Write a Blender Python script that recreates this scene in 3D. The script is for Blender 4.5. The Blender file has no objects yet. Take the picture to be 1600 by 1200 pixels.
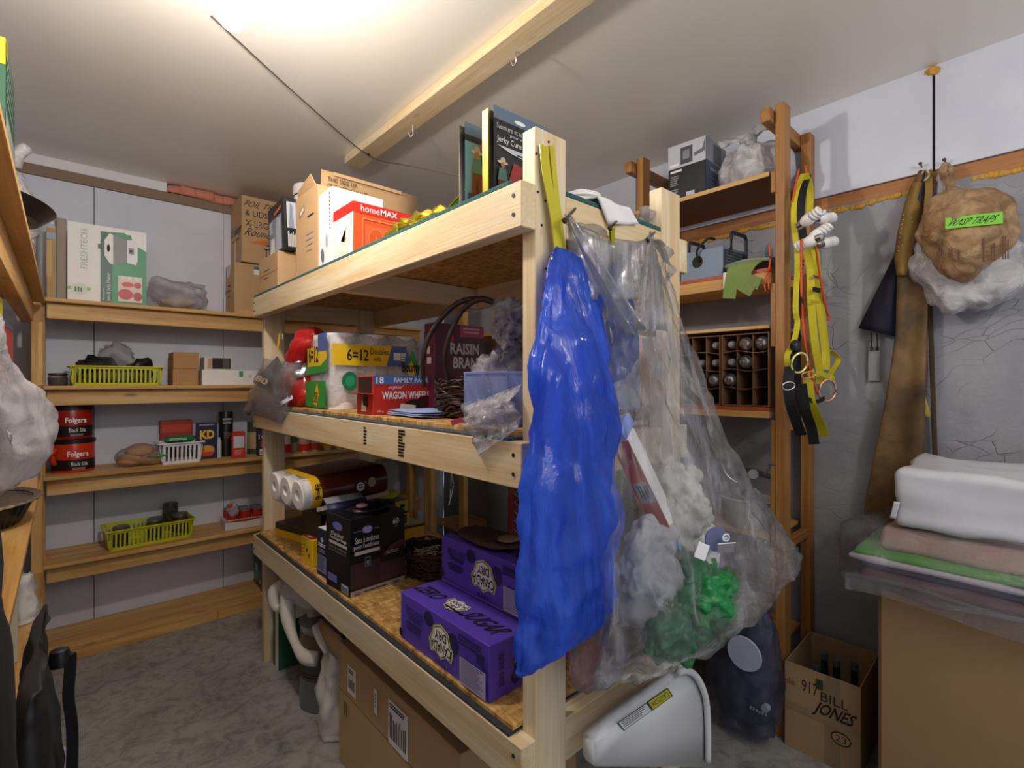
import bpy, bmesh, math, random
from mathutils import Vector, Matrix, noise
random.seed(7)
R = math.radians
sc = bpy.context.scene
COL = sc.collection

# ------------------------------------------------------------------ camera, world, lights, exposure
CAM_H, CAM_F, CAM_A = 1.29, 778.0, R(42)
cam_d = bpy.data.cameras.new('camera'); cam = bpy.data.objects.new('camera', cam_d); COL.objects.link(cam)
cam.location = (0, 0, CAM_H); cam.rotation_euler = (R(90), 0, -CAM_A)
cam_d.sensor_width = 36; cam_d.lens = CAM_F * 36 / 1600; cam_d.shift_y = -3 / 1600; cam_d.clip_start = .02
sc.camera = cam
w = bpy.data.worlds.new('world'); sc.world = w; w.use_nodes = True
w.node_tree.nodes['Background'].inputs[0].default_value = (.80, .88, 1.0, 1)
w.node_tree.nodes['Background'].inputs[1].default_value = .42
def area(name, loc, rot, size, power, col):
    l = bpy.data.lights.new(name, 'AREA'); l.shape = 'DISK'; l.size = size; l.energy = power; l.color = col
    o = bpy.data.objects.new(name, l); o.location = loc; o.rotation_euler = rot; COL.objects.link(o); return o
area('camera_fill', (.55, -.75, 2.2), (R(62), 0, R(-25)), 1.0, 7, (1.0, .97, .95))  # added soft fill from behind the camera
SECOND_POS, SECOND_STRENGTH = (1.15, -.55, 2.05), 200
BULB_POS, BULB_STRENGTH = (.28, 1.25, 2.14), 470
sc.view_settings.view_transform = 'Standard'; sc.view_settings.look = 'None'
sc.view_settings.gamma = 1; sc.view_settings.use_curve_mapping = False
sc.view_settings.exposure = 0.36
sc.cycles.transparent_max_bounces = 24

# ------------------------------------------------------------------ helpers
_S, _C = math.sin(CAM_A), math.cos(CAM_A)
def at(u, v, x=None, y=None, z=None):
    """a point measured in the photograph, placed on a known plane of the room"""
    s = (u - 800) / CAM_F; d = (_S + _C * s, _C - _S * s, (597 - v) / CAM_F)
    t = x / d[0] if x is not None else y / d[1] if y is not None else (z - CAM_H) / d[2]
    return Vector((d[0] * t, d[1] * t, CAM_H + d[2] * t))
def hx(h):
    h = h.lstrip('#'); f = lambda q: q / 12.92 if q <= .04045 else ((q + .055) / 1.055) ** 2.4
    return tuple(f(int(h[i:i + 2], 16) / 255) for i in (0, 2, 4)) + (1,)
class NT:
    def __init__(s, name):
        s.m = bpy.data.materials.new(name); s.m.use_nodes = True; s.t = s.m.node_tree; s.b = s.t.nodes['Principled BSDF']; s.o = s.t.nodes['Material Output']
    def n(s, t, **k):
        q = s.t.nodes.new(t)
        for a, b in k.items():
            if a.startswith('i_'): q.inputs[int(a[2:]) if a[2:].isdigit() else a[2:].replace('_', ' ')].default_value = b
            else: setattr(q, a, b)
        return q
    def l(s, a, b): s.t.links.new(a, b)
    def co(s, scale=(1, 1, 1), kind='Object', rot=(0, 0, 0)):
        c = s.n('ShaderNodeTexCoord'); m = s.n('ShaderNodeMapping'); m.inputs['Scale'].default_value = scale; m.inputs['Rotation'].default_value = rot
        s.l(c.outputs[kind], m.inputs[0]); return m.outputs[0]
    def noise(s, v, scale, detail=4, rough=.55, dist=0):
        q = s.n('ShaderNodeTexNoise'); q.inputs['Scale'].default_value = scale; q.inputs['Detail'].default_value = detail
        q.inputs['Roughness'].default_value = rough; q.inputs['Distortion'].default_value = dist; s.l(v, q.inputs['Vector']); return q.outputs['Fac']
    def ramp(s, f, stops):
        q = s.n('ShaderNodeValToRGB'); e = q.color_ramp.elements
        while len(e) < len(stops): e.new(.5)
        for i, (p, c) in enumerate(stops): e[i].position = p; e[i].color = hx(c) if isinstance(c, str) else (c, c, c, 1)
        s.l(f, q.inputs[0]); return q.outputs[0]
    def mix(s, f, a, b, mode='MIX'):
        q = s.n('ShaderNodeMix', data_type='RGBA', blend_type=mode)
        for i, vv in ((0, f), (6, a), (7, b)):
            if hasattr(vv, 'links'): s.l(vv, q.inputs[i])
            else: q.inputs[i].default_value = vv
        return q.outputs[2]
    def bump(s, h, strength, dist=.01):
        q = s.n('ShaderNodeBump'); q.inputs['Strength'].default_value = strength; q.inputs['Distance'].default_value = dist
        s.l(h, q.inputs['Height']); return q.outputs[0]
_mc = {}
def mat(col, rough=.5, metal=0, bump=0, bscale=60, vary=.06, coat=0, trans=0):
    k = (col, rough, metal, bump, bscale, vary, coat, trans)
    if k in _mc: return _mc[k]
    g = NT('paint_' + col.strip('#')); v = g.co(); f = g.noise(v, 25, 3)
    c = hx(col); lo = tuple(q * (1 - vary) for q in c[:3]) + (1,); hi = tuple(min(1, q * (1 + vary)) for q in c[:3]) + (1,)
    g.l(g.mix(f, lo, hi), g.b.inputs['Base Color']); g.b.inputs['Roughness'].default_value = rough; g.b.inputs['Metallic'].default_value = metal
    g.b.inputs['Coat Weight'].default_value = coat; g.b.inputs['Transmission Weight'].default_value = trans
    if bump: g.l(g.bump(g.noise(g.co(), bscale, 4), bump, .006), g.b.inputs['Normal'])
    _mc[k] = g.m; return g.m
def wood(name, a, b, c, axis, rough=.55, knots=.5):
    k = (name, axis)
    if k in _mc: return _mc[k]
    g = NT(name + '_' + axis); i = 'xyz'.index(axis)
    def sc3(long, across): return tuple(long if q == i else across for q in range(3))
    v1 = g.co(sc3(.9, 14)); v2 = g.co(sc3(3, 90)); v3 = g.co(sc3(4.5, 16))
    n1 = g.noise(v1, 1.5, 5, .6, .6); n2 = g.noise(v2, 2, 3)
    col = g.ramp(n1, [(.28, c), (.47, b), (.66, a)])
    col = g.mix(.25, col, g.ramp(n2, [(.3, .45), (.7, 1.0)]), 'MULTIPLY')
    vo = g.n('ShaderNodeTexVoronoi'); vo.inputs['Scale'].default_value = .75; g.l(v3, vo.inputs['Vector'])
    kn = g.ramp(vo.outputs['Distance'], [(.05, 1.0), (.13, 0.0)])
    kf = g.n('ShaderNodeMath', operation='MULTIPLY'); g.l(kn, kf.inputs[0]); kf.inputs[1].default_value = knots
    col = g.mix(kf.outputs[0], col, tuple(.22 * q for q in hx(c)[:3]) + (1,))
    g.l(col, g.b.inputs['Base Color']); g.b.inputs['Roughness'].default_value = rough
    g.l(g.bump(n2, .15, .003), g.b.inputs['Normal']); _mc[k] = g.m; return g.m
def osb(name, dark=1.0):
    if name in _mc: return _mc[name]
    g = NT(name); v = g.co((1, 1, 1)); n = g.n('ShaderNodeTexNoise'); n.inputs['Scale'].default_value = 9; g.l(v, n.inputs['Vector'])
    cols = []
    for rot, s1 in ((0.3, (110, 34, 30)), (1.3, (32, 115, 30)), (-.8, (125, 40, 30))):
        vo = g.n('ShaderNodeTexVoronoi', feature='F1'); vo.inputs['Scale'].default_value = 1
        m = g.n('ShaderNodeMapping'); m.inputs['Scale'].default_value = s1; m.inputs['Rotation'].default_value = (0, 0, rot); g.l(v, m.inputs[0]); g.l(m.outputs[0], vo.inputs['Vector'])
        sp = g.n('ShaderNodeSeparateColor'); g.l(vo.outputs['Color'], sp.inputs[0]); cols.append(sp.outputs[0])
    mx = g.n('ShaderNodeMath', operation='ADD'); g.l(cols[0], mx.inputs[0]); g.l(cols[1], mx.inputs[1])
    m2 = g.n('ShaderNodeMath', operation='MULTIPLY_ADD'); g.l(cols[2], m2.inputs[0]); m2.inputs[1].default_value = .7; g.l(mx.outputs[0], m2.inputs[2])
    m3 = g.n('ShaderNodeMath', operation='MULTIPLY'); g.l(m2.outputs[0], m3.inputs[0]); m3.inputs[1].default_value = 1 / 2.7
    col = g.ramp(m3.outputs[0], [(.15, '#8a6230'), (.38, '#b98a48'), (.6, '#cb9f5c'), (.85, '#dfbd80')])
    g.l(col, g.b.inputs['Base Color']); g.b.inputs['Roughness'].default_value = .55
    g.l(g.bump(m3.outputs[0], .5, .004), g.b.inputs['Normal']); _mc[name] = g.m; return g.m
def carpet(name, a, b):
    g = NT(name); n = g.noise(g.co(), 420, 2); g.l(g.ramp(n, [(.35, a), (.65, b)]), g.b.inputs['Base Color']); g.b.inputs['Roughness'].default_value = .95
    g.l(g.bump(n, .9, .004), g.b.inputs['Normal']); return g.m
def film(name, col, alpha, rough=.18, crinkle=.4, scale=14, transl=.5, tint=None, stretch=(1, 1, 1), gloss=.25, glint=0, spec=.4):
    """thin plastic: part see-through, part scattering, with a wrinkled sheen"""
    if name in _mc: return _mc[name]
    g = NT(name); g.t.nodes.remove(g.b); v = g.co(stretch)
    h = g.noise(v, scale, 6, .6, .8); bp = g.bump(h, crinkle, .02)
    tr = g.n('ShaderNodeBsdfTransparent'); tr.inputs[0].default_value = hx(tint or '#f4f4f6')
    df = g.n('ShaderNodeBsdfDiffuse'); df.inputs[0].default_value = hx(col); tl = g.n('ShaderNodeBsdfTranslucent'); tl.inputs[0].default_value = hx(col)
    gl = g.n('ShaderNodeBsdfGlossy'); gl.inputs['Roughness'].default_value = rough
    for q in (df, tl, gl): g.l(bp, q.inputs['Normal'])
    a = g.n('ShaderNodeMixShader'); a.inputs[0].default_value = transl; g.l(df.outputs[0], a.inputs[1]); g.l(tl.outputs[0], a.inputs[2])
    b = g.n('ShaderNodeMixShader'); g.l(tr.outputs[0], b.inputs[1]); g.l(a.outputs[0], b.inputs[2])
    af = g.ramp(h, [(.40, alpha * .4), (.56, alpha), (.72, min(1, alpha * (1 + glint)))] if glint else [(.38, alpha * .55), (.64, min(1, alpha * 1.45))]); g.l(af, b.inputs[0])  # film highlights painted in as whiter, more opaque streaks
    fr = g.n('ShaderNodeLayerWeight'); fr.inputs[0].default_value = gloss; g.l(bp, fr.inputs['Normal'])
    fm = g.n('ShaderNodeMath', operation='MULTIPLY'); g.l(fr.outputs['Fresnel'], fm.inputs[0]); fm.inputs[1].default_value = spec
    c = g.n('ShaderNodeMixShader'); g.l(fm.outputs[0], c.inputs[0]); g.l(b.outputs[0], c.inputs[1]); g.l(gl.outputs[0], c.inputs[2])
    g.l(c.outputs[0], g.o.inputs[0]); _mc[name] = g.m; return g.m
def emit(name, col, strength):
    g = NT(name); g.b.inputs['Base Color'].default_value = hx(col); g.b.inputs['Emission Color'].default_value = hx(col); g.b.inputs['Emission Strength'].default_value = strength; return g.m

# ---- things
def tag(o, label=None, cat=None, group=None, kind=None):
    if label: o['label'] = label
    if cat: o['category'] = cat
    if group: o['group'] = group
    if kind: o['kind'] = kind
    return o
def thing(name, label, cat, loc=(0, 0, 0), rz=0, group=None, rot=None):
    o = bpy.data.objects.new(name, None); COL.objects.link(o); o.empty_display_size = .05
    o.location = loc; o.rotation_euler = rot if rot else (0, 0, rz); return tag(o, label, cat, group)
def obj(name, bm, m, parent=None, smooth=False, loc=None, kind=None):
    me = bpy.data.meshes.new(name); bmesh.ops.recalc_face_normals(bm, faces=bm.faces[:]); bm.to_mesh(me); bm.free()
    if smooth:
        for p in me.polygons: p.use_smooth = True
    for q in (m if isinstance(m, (list, tuple)) else [m]): me.materials.append(q)
    o = bpy.data.objects.new(name, me); COL.objects.link(o)
    if parent: o.parent = parent
    if loc: o.location = loc
    if kind: o['kind'] = kind
    return o
def bbox(bm, x0, x1, y0, y1, z0, z1, bev=0, seg=1):
    r = bmesh.ops.create_cube(bm, size=1); vs = r['verts']
    for v in vs: v.co = Vector((x0 + (v.co.x + .5) * (x1 - x0), y0 + (v.co.y + .5) * (y1 - y0), z0 + (v.co.z + .5) * (z1 - z0)))
    if bev:
        es = list({e for v in vs for e in v.link_edges}); bmesh.ops.bevel(bm, geom=es, offset=bev, segments=seg, affect='EDGES', profile=.5)
    return bm
def box(name, x0, x1, y0, y1, z0, z1, m, parent=None, bev=.002, kind=None, seg=1):
    return obj(name, bbox(bmesh.new(), x0, x1, y0, y1, z0, z1, bev, seg), m, parent, kind=kind)
def lathe(name, prof, m, parent=None, loc=None, n=24, smooth=True, sx=1, sy=1):
    bm = bmesh.new(); rows = []
    for r, z in prof:
        rows.append([bm.verts.new((r * math.cos(2 * math.pi * i / n) * sx, r * math.sin(2 * math.pi * i / n) * sy, z)) for i in range(n)] if r > 1e-6 else [bm.verts.new((0, 0, z))])
    for a, b in zip(rows, rows[1:]):
        for i in range(n):
            j = (i + 1) % n
            if len(a) == 1 and len(b) == 1: continue
            if len(a) == 1: bm.faces.new((a[0], b[j], b[i]))
            elif len(b) == 1: bm.faces.new((a[i], a[j], b[0]))
            else: bm.faces.new((a[i], a[j], b[j], b[i]))
    o = obj(name, bm, m, parent, smooth, loc)
    if smooth:
        bpy_auto(o)
    return o
def bpy_auto(o, ang=40):
    me = o.data; import numpy as np
    bm = bmesh.new(); bm.from_mesh(me)
    for e in bm.edges:
        if len(e.link_faces) == 2 and e.calc_face_angle(0) > R(ang): e.smooth = False
    bm.to_mesh(me); bm.free()
def cat_rom(pts, k):
    if k <= 1 or len(pts) < 3: return [tuple(p) for p in pts]
    out = []; n = len(pts)
    for i in range(n - 1):
        p0, p1, p2, p3 = pts[max(i - 1, 0)], pts[i], pts[i + 1], pts[min(i + 2, n - 1)]
        for j in range(k):
            t = j / k
            out.append(tuple(.5 * ((2 * b) + (c - a) * t + (2 * a - 5 * b + 4 * c - d) * t * t + (3 * b - a - 3 * c + d) * t ** 3) for a, b, c, d in zip(p0, p1, p2, p3)))
    out.append(tuple(pts[-1])); return out
def tube_bm(bm, pts, r, n=6, k=4, cap=True):
    P = [Vector(p[:3]) for p in cat_rom(pts, k)]; rows = []; up = Vector((0, 0, 1))
    for i, p in enumerate(P):
        d = (P[min(i + 1, len(P) - 1)] - P[max(i - 1, 0)]).normalized()
        s = d.cross(up); s = s.normalized() if s.length > .05 else d.cross(Vector((1, 0, 0))).normalized(); q = d.cross(s)
        rr = r(i / (len(P) - 1)) if callable(r) else r
        rows.append([bm.verts.new(p + s * rr * math.cos(2 * math.pi * j / n) + q * rr * math.sin(2 * math.pi * j / n)) for j in range(n)])
    for a, b in zip(rows, rows[1:]):
        for j in range(n): bm.faces.new((a[j], a[(j + 1) % n], b[(j + 1) % n], b[j]))
    if cap: bm.faces.new(rows[0]); bm.faces.new(rows[-1][::-1])
    return bm
def tube(name, pts, r, m, parent=None, n=6, k=4): return obj(name, tube_bm(bmesh.new(), pts, r, n, k), m, parent, True)
def ribbon(name, pts, width, m, parent=None, wdir=(0, 1, 0), th=.003, k=4):
    """strap: pts (x,y,z[,width factor]) with its breadth along wdir"""
    P = cat_rom([tuple(p) if len(p) == 4 else tuple(p) + (1,) for p in pts], k); bm = bmesh.new(); rows = []
    for i, p in enumerate(P):
        c = Vector(p[:3]); d = Vector(P[min(i + 1, len(P) - 1)][:3]) - Vector(P[max(i - 1, 0)][:3]); d.normalize()
        wd = Vector(wdir); wd = (wd - d * wd.dot(d)).normalized(); nn = d.cross(wd); hw = width * p[3] / 2
        rows.append([bm.verts.new(c + wd * a * hw + nn * b * th / 2) for a, b in ((-1, -1), (1, -1), (1, 1), (-1, 1))])
    for a, b in zip(rows, rows[1:]):
        for j in range(4): bm.faces.new((a[j], a[(j + 1) % 4], b[(j + 1) % 4], b[j]))
    bm.faces.new(rows[0]); bm.faces.new(rows[-1][::-1]); return obj(name, bm, m, parent)
def nz(p, s, seed=0, oct=3):
    q = Vector(p) * s + Vector((seed * 3.1, seed * 1.7, seed * 5.3)); return noise.fractal(q, .9, 2.0, oct)
def crumple(bm, amp, scale, seed=0, zmin=None, ridge=False):
    bm.normal_update()
    for v in bm.verts:
        f = nz(v.co, scale, seed)
        if ridge: f = abs(f) * 1.3 - .4
        v.co += v.normal * amp * f
        if zmin is not None and v.co.z < zmin: v.co.z = zmin
def loft(name, secs, m, parent=None, n=40, k=6, fold=(0, 7), crump=(0, 8), seed=1, cap=(True, True), expo=2.0, smooth=True, slant=0, zmin=None, ridge=False, mtx=None, kind=None, wav=1.0, wrink=.5):
    """closed body through elliptical sections (cx,cy,cz,rx,ry); fold = gathers running along it"""
    bm = bmesh.new(); rows = []; S = cat_rom(secs, k); L = len(S)
    for i, (cx, cy, cz, rx, ry) in enumerate(S):
        row = []
        for j in range(n):
            t = 2 * math.pi * j / n; c, s = math.cos(t), math.sin(t)
            if expo != 2.0: c = math.copysign(abs(c) ** (2 / expo), c); s = math.copysign(abs(s) ** (2 / expo), s)
            f = 1 + fold[0] * (math.sin(fold[1] * t + seed + wav * math.sin(i * .16 + seed)) + wrink * math.sin(fold[1] * 2.3 * t + seed * 2 + i * .09))
            x = rx * c * f; row.append(bm.verts.new((cx + x, cy + ry * s * f, cz + slant * x)))
        rows.append(row)
    for a, b in zip(rows, rows[1:]):
        for j in range(n): bm.faces.new((a[j], a[(j + 1) % n], b[(j + 1) % n], b[j]))
    if cap[0]: bm.faces.new(rows[0][::-1])
    if cap[1]: bm.faces.new(rows[-1])
    if crump[0]: crumple(bm, crump[0], crump[1], seed, zmin, ridge); crumple(bm, crump[0] * .4, crump[1] * 2.6, seed + 3, zmin, True)
    if mtx: bm.transform(mtx)
    return obj(name, bm, m, parent, smooth, kind=kind)
def blob(name, c, r, m, parent=None, amp=.3, scale=9, seed=0, sub=4, zmin=None, ridge=False, smooth=True, sq=1.0):
    bm = bmesh.new(); bmesh.ops.create_icosphere(bm, subdivisions=sub, radius=1)
    for v in bm.verts:
        p = v.co.copy()
        if sq != 1.0: p = Vector([math.copysign(abs(q) ** sq, q) for q in p])
        v.co = Vector((p.x * r[0] + c[0], p.y * r[1] + c[1], p.z * r[2] + c[2]))
    crumple(bm, amp * min(r), scale, seed, zmin, ridge)
    if amp >= .35: crumple(bm, amp * min(r) * .45, scale * 2.4, seed + 5, zmin, True)
    return obj(name, bm, m, parent, smooth)
def sheet(name, fn, nu, nv, m, parent=None, th=.002, smooth=True):
    bm = bmesh.new(); g = [[bm.verts.new(fn(i / nu, j / nv)) for j in range(nv + 1)] for i in range(nu + 1)]
    for i in range(nu):
        for j in range(nv): bm.faces.new((g[i][j], g[i + 1][j], g[i + 1][j + 1], g[i][j + 1]))
    o = obj(name, bm, m, parent, smooth)
    if th: md = o.modifiers.new('thick', 'SOLIDIFY'); md.thickness = th; md.offset = 0
    return o
_txt = {}
def text_mesh(s, bold=0):
    """flat letters scaled into the unit square"""
    if (s, bold) in _txt: return _txt[(s, bold)]
    cu = bpy.data.curves.new('letters', 'FONT'); cu.body = s; cu.align_x = 'CENTER'; cu.resolution_u = 2; cu.offset = bold; cu.space_line = .85
    o = bpy.data.objects.new('letters', cu); COL.objects.link(o)
    dg = bpy.context.evaluated_depsgraph_get(); me = bpy.data.meshes.new_from_object(o.evaluated_get(dg))
    bpy.data.objects.remove(o); bpy.data.curves.remove(cu)
    xs = [v.co.x for v in me.vertices]; ys = [v.co.y for v in me.vertices]
    x0, x1, y0, y1 = min(xs), max(xs), min(ys), max(ys)
    pts = [((v.co.x - x0) / max(1e-6, x1 - x0), (v.co.y - y0) / max(1e-6, y1 - y0)) for v in me.vertices]; fs = [tuple(p.vertices) for p in me.polygons]
    bpy.data.meshes.remove(me); _txt[(s, bold)] = (pts, fs); return pts, fs
class Face:
    """a flat face to print on: origin, u axis, v axis (full lengths) and the outward side"""
    def __init__(s, parent, o, U, V):
        s.p = parent; s.o = Vector(o); s.U = Vector(U); s.V = Vector(V); s.N = s.U.cross(s.V).normalized(); s.k = 0
    def pt(s, u, v, lift): return s.o + s.U * u + s.V * v + s.N * lift
    def _lift(s): s.k += 1; return .0006 + .0003 * s.k
    def poly(s, pts, m, name='printed_panel', tilt=0):
        bm = bmesh.new(); L = s._lift(); bm.faces.new([bm.verts.new(s.pt(u, v, L)) for u, v in pts]); bmesh.ops.triangulate(bm, faces=bm.faces[:])
        return obj(name, bm, m, s.p)
    def rect(s, u0, v0, u1, v1, m, name='printed_panel'): return s.poly([(u0, v0), (u1, v0), (u1, v1), (u0, v1)], m, name)
    def disc(s, cu, cv, ru, rv, m, name='printed_panel', n=20): return s.poly([(cu + ru * math.cos(2 * math.pi * i / n), cv + rv * math.sin(2 * math.pi * i / n)) for i in range(n)], m, name)
    def text(s, t, u0, v0, u1, v1, m, rot=0, bold=0, name='lettering', skew=0):
        pts, fs = text_mesh(t, bold); L = s._lift(); bm = bmesh.new(); vs = []
        for a, b in pts:
            a2, b2 = a + skew * (b - .5), b
            if rot == 90: a2, b2 = 1 - b2, a2
            elif rot == 180: a2, b2 = 1 - a2, 1 - b2
            elif rot == 270: a2, b2 = b2, 1 - a2
            vs.append(bm.verts.new(s.pt(u0 + (u1 - u0) * a2, v0 + (v1 - v0) * b2, L)))
        for f in fs:
            try: bm.faces.new([vs[i] for i in f])
            except ValueError: pass
        return obj(name, bm, m, s.p)
    def lines(s, u0, v0, u1, v1, n, m, name='small_print', vert=False, gap=.55, seed=0):
        """rows of print too small to read"""
        bm = bmesh.new(); L = s._lift(); rr = random.Random(seed)
        for i in range(n):
            e = rr.uniform(.6, 1)
            if vert: a0, a1 = u0 + (u1 - u0) * i / n, u0 + (u1 - u0) * (i + gap) / n; b0, b1 = v0, v0 + (v1 - v0) * e
            else: b0, b1 = v1 - (v1 - v0) * (i + gap) / n, v1 - (v1 - v0) * i / n; a0, a1 = u0, u0 + (u1 - u0) * e
            bm.faces.new([bm.verts.new(s.pt(a, b, L)) for a, b in ((a0, b0), (a1, b0), (a1, b1), (a0, b1))])
        return obj(name, bm, m, s.p)
class Box:
    """a carton: origin at its near (-x,-y) bottom corner; faces F (-y), L (-x), T (top)"""
    def __init__(s, name, label, cat, loc, dim, m, rz=0, group=None, bev=.002, rot=None, open_top=False, inside=None):
        w, d, h = dim; s.dim = dim; s.t = thing(name, label, cat, loc, rz, group, rot)
        if open_top:
            bm = bmesh.new(); th = .004
            for a in ((0, w, 0, th, 0, h), (0, w, d - th, d, 0, h), (0, th, th, d - th, 0, h), (w - th, w, th, d - th, 0, h), (th, w - th, th, d - th, 0, th)): bbox(bm, *a)
            obj('carton_wall', bm, m, s.t)
        else: box('body', 0, w, 0, d, 0, h, m, s.t, bev)
        s.F = Face(s.t, (0, 0, 0), (w, 0, 0), (0, 0, h)); s.L = Face(s.t, (0, d, 0), (0, -d, 0), (0, 0, h)); s.T = Face(s.t, (0, 0, h), (w, 0, 0), (0, d, 0))
INK = mat('#16130f', .6); WHITE = mat('#f2f1ee', .45); GREYP = mat('#9a9a9c', .6)
PINE = {a: wood('fresh_pine', '#efdfc0', '#e6cfa4', '#d6b684', a, .5, .45) for a in 'xyz'}
OLDP = {a: wood('aged_pine', '#e2bd7c', '#cf9f5a', '#ad7a3a', a, .5, .6) for a in 'xyz'}
BROWN = {a: wood('brown_pine', '#bd8c4e', '#a8723a', '#83532a', a, .5, .6) for a in 'xyz'}
CARD = mat('#c6a276', .8, bump=.1, bscale=30, vary=.05); CARD2 = mat('#b08553', .85, bump=.1, bscale=30); CARDIN = mat('#8c663c', .9)
NAIL = mat('#5a4a3c', .35, 1.0); STEEL = mat('#c8c8cc', .25, 1.0)
# ------------------------------------------------------------------ the room
def wallmat():
    g = NT('white_panel'); v = g.co(); n = g.noise(v, 2.2, 5); n2 = g.noise(v, 26, 3)
    col = g.ramp(n, [(.3, '#ccd1e0'), (.7, '#e0e4f0')]); sp = g.ramp(n2, [(.30, 0.0), (.33, 0.0), (.70, 0.0), (.78, .25)])
    g.l(g.mix(sp, col, hx('#b4b4bc')), g.b.inputs['Base Color']); g.b.inputs['Roughness'].default_value = .5; return g.m
def ceilmat():
    g = NT('painted_ceiling'); v = g.co(); n = g.noise(v, 1.1, 4); n2 = g.noise(g.co((1, 6, 1)), 20, 4)
    g.l(g.ramp(n, [(.3, '#ebe7de'), (.7, '#f3f0e9')]), g.b.inputs['Base Color']); g.b.inputs['Roughness'].default_value = .28
    g.l(g.bump(n2, .12, .004), g.b.inputs['Normal']); return g.m
def floormat():
    g = NT('concrete_floor'); v = g.co(); n = g.noise(v, 3.2, 8, .65, .5); n2 = g.noise(v, 17, 6, .7, 1.0); n3 = g.noise(v, 1.2, 3)
    a = g.ramp(n, [(.3, '#6a6a68'), (.5, '#959490'), (.72, '#b6b5b0')]); b = g.ramp(n2, [(.34, '#4e4d4a'), (.55, '#aeada8')])
    col = g.mix(.45, a, b); col = g.mix(g.ramp(n3, [(.4, 0.0), (.7, .15)]), col, hx('#6c6152'))
    g.l(col, g.b.inputs['Base Color']); g.b.inputs['Roughness'].default_value = .5
    g.l(g.bump(n2, .35, .006), g.b.inputs['Normal']); return g.m
def pargemat():
    g = NT('parged_concrete'); v = g.co(); dn = g.n('ShaderNodeTexNoise'); dn.inputs['Scale'].default_value = 4; g.l(v, dn.inputs['Vector'])
    md = g.n('ShaderNodeVectorMath', operation='MULTIPLY_ADD'); g.l(dn.outputs['Color'], md.inputs[0]); md.inputs[1].default_value = (.25, .25, .25); g.l(v, md.inputs[2])
    mp = g.n('ShaderNodeMapping'); mp.inputs['Scale'].default_value = (1, 9, 17); g.l(md.outputs[0], mp.inputs[0])
    vo = g.n('ShaderNodeTexVoronoi', feature='DISTANCE_TO_EDGE'); vo.inputs['Scale'].default_value = 1; g.l(mp.outputs[0], vo.inputs['Vector'])
    cr = g.ramp(vo.outputs['Distance'], [(.0, .22), (.02, 0.0)]); patch = g.ramp(g.noise(v, 4, 3), [(.52, 0.0), (.62, 1.0)])
    cm = g.n('ShaderNodeMath', operation='MULTIPLY'); g.l(cr, cm.inputs[0]); g.l(patch, cm.inputs[1])
    n = g.noise(v, 3, 6); col = g.ramp(n, [(.3, '#85878d'), (.7, '#a2a4aa')]); col = g.mix(cm.outputs[0], col, hx('#3e4046'))
    g.l(col, g.b.inputs['Base Color']); g.b.inputs['Roughness'].default_value = .75
    iv = g.n('ShaderNodeMath', operation='SUBTRACT'); iv.inputs[0].default_value = 1; g.l(cm.outputs[0], iv.inputs[1])
    b1 = g.n('ShaderNodeBump'); b1.inputs['Strength'].default_value = .9; b1.inputs['Distance'].default_value = .01; g.l(iv.outputs[0], b1.inputs['Height']); g.l(g.bump(g.noise(v, 9, 6, .6), .5, .02), b1.inputs['Normal'])
    g.l(b1.outputs[0], g.b.inputs['Normal']); return g.m
WP, CE, FL, PG = wallmat(), ceilmat(), floormat(), pargemat()
XL, XR, YB, YF, ZC = -.37, 2.28, 3.36, -1.1, 2.403
box('floor', XL - .1, XR + .1, YF, YB + .1, -.06, 0, FL, bev=0, kind='structure')
box('ceiling', XL - .1, XR + .1, YF, YB + .1, ZC, ZC + .05, CE, bev=0, kind='structure')
GAP = mat('#3a3a40', .9)
wb = box('wall_back', XL, XR, YB + .012, YB + .1, 0, ZC, GAP, bev=0, kind='structure')
xs = [XL, at(147, 600, y=YB).x, at(349, 560, y=YB).x, 1.35, XR]
for a, b in zip(xs, xs[1:]): box('wall_panel', a + .0015, b - .0015, YB, YB + .012, 0, 2.298, WP, wb, .001)
box('top_plate', XL, XR, YB - .004, YB + .012, 2.30, 2.352, mat('#8f7a66', .8, bump=.3), wb, .002)
box('foam_board', XL, .43, YB - .002, YB + .012, 2.352, 2.403, mat('#e9e9ec', .6), wb, .002)
box('foam_board', 1.42, XR, YB - .002, YB + .012, 2.352, 2.403, mat('#e9e9ec', .6), wb, .002)
bm = bmesh.new()
for i in range(14): bbox(bm, .425 + i * .07, .425 + i * .07 + .085, YB - .012 - .008 * (i % 3), YB + .01, 2.352, 2.40, .006)
crumple(bm, .02, 22, 3); obj('insulation', bm, mat('#dd8f78', .95, bump=.6, bscale=90, vary=.2), wb, True)
wl = box('wall_left', XL - .1, XL - .012, YF, YB, 0, ZC, GAP, bev=0, kind='structure')
for a, b in ((YF, .3), (.3, 1.52), (1.52, 2.74), (2.74, YB)): box('wall_panel', XL - .012, XL, a + .0015, b - .0015, 0, ZC, WP, wl, .001)
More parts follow.
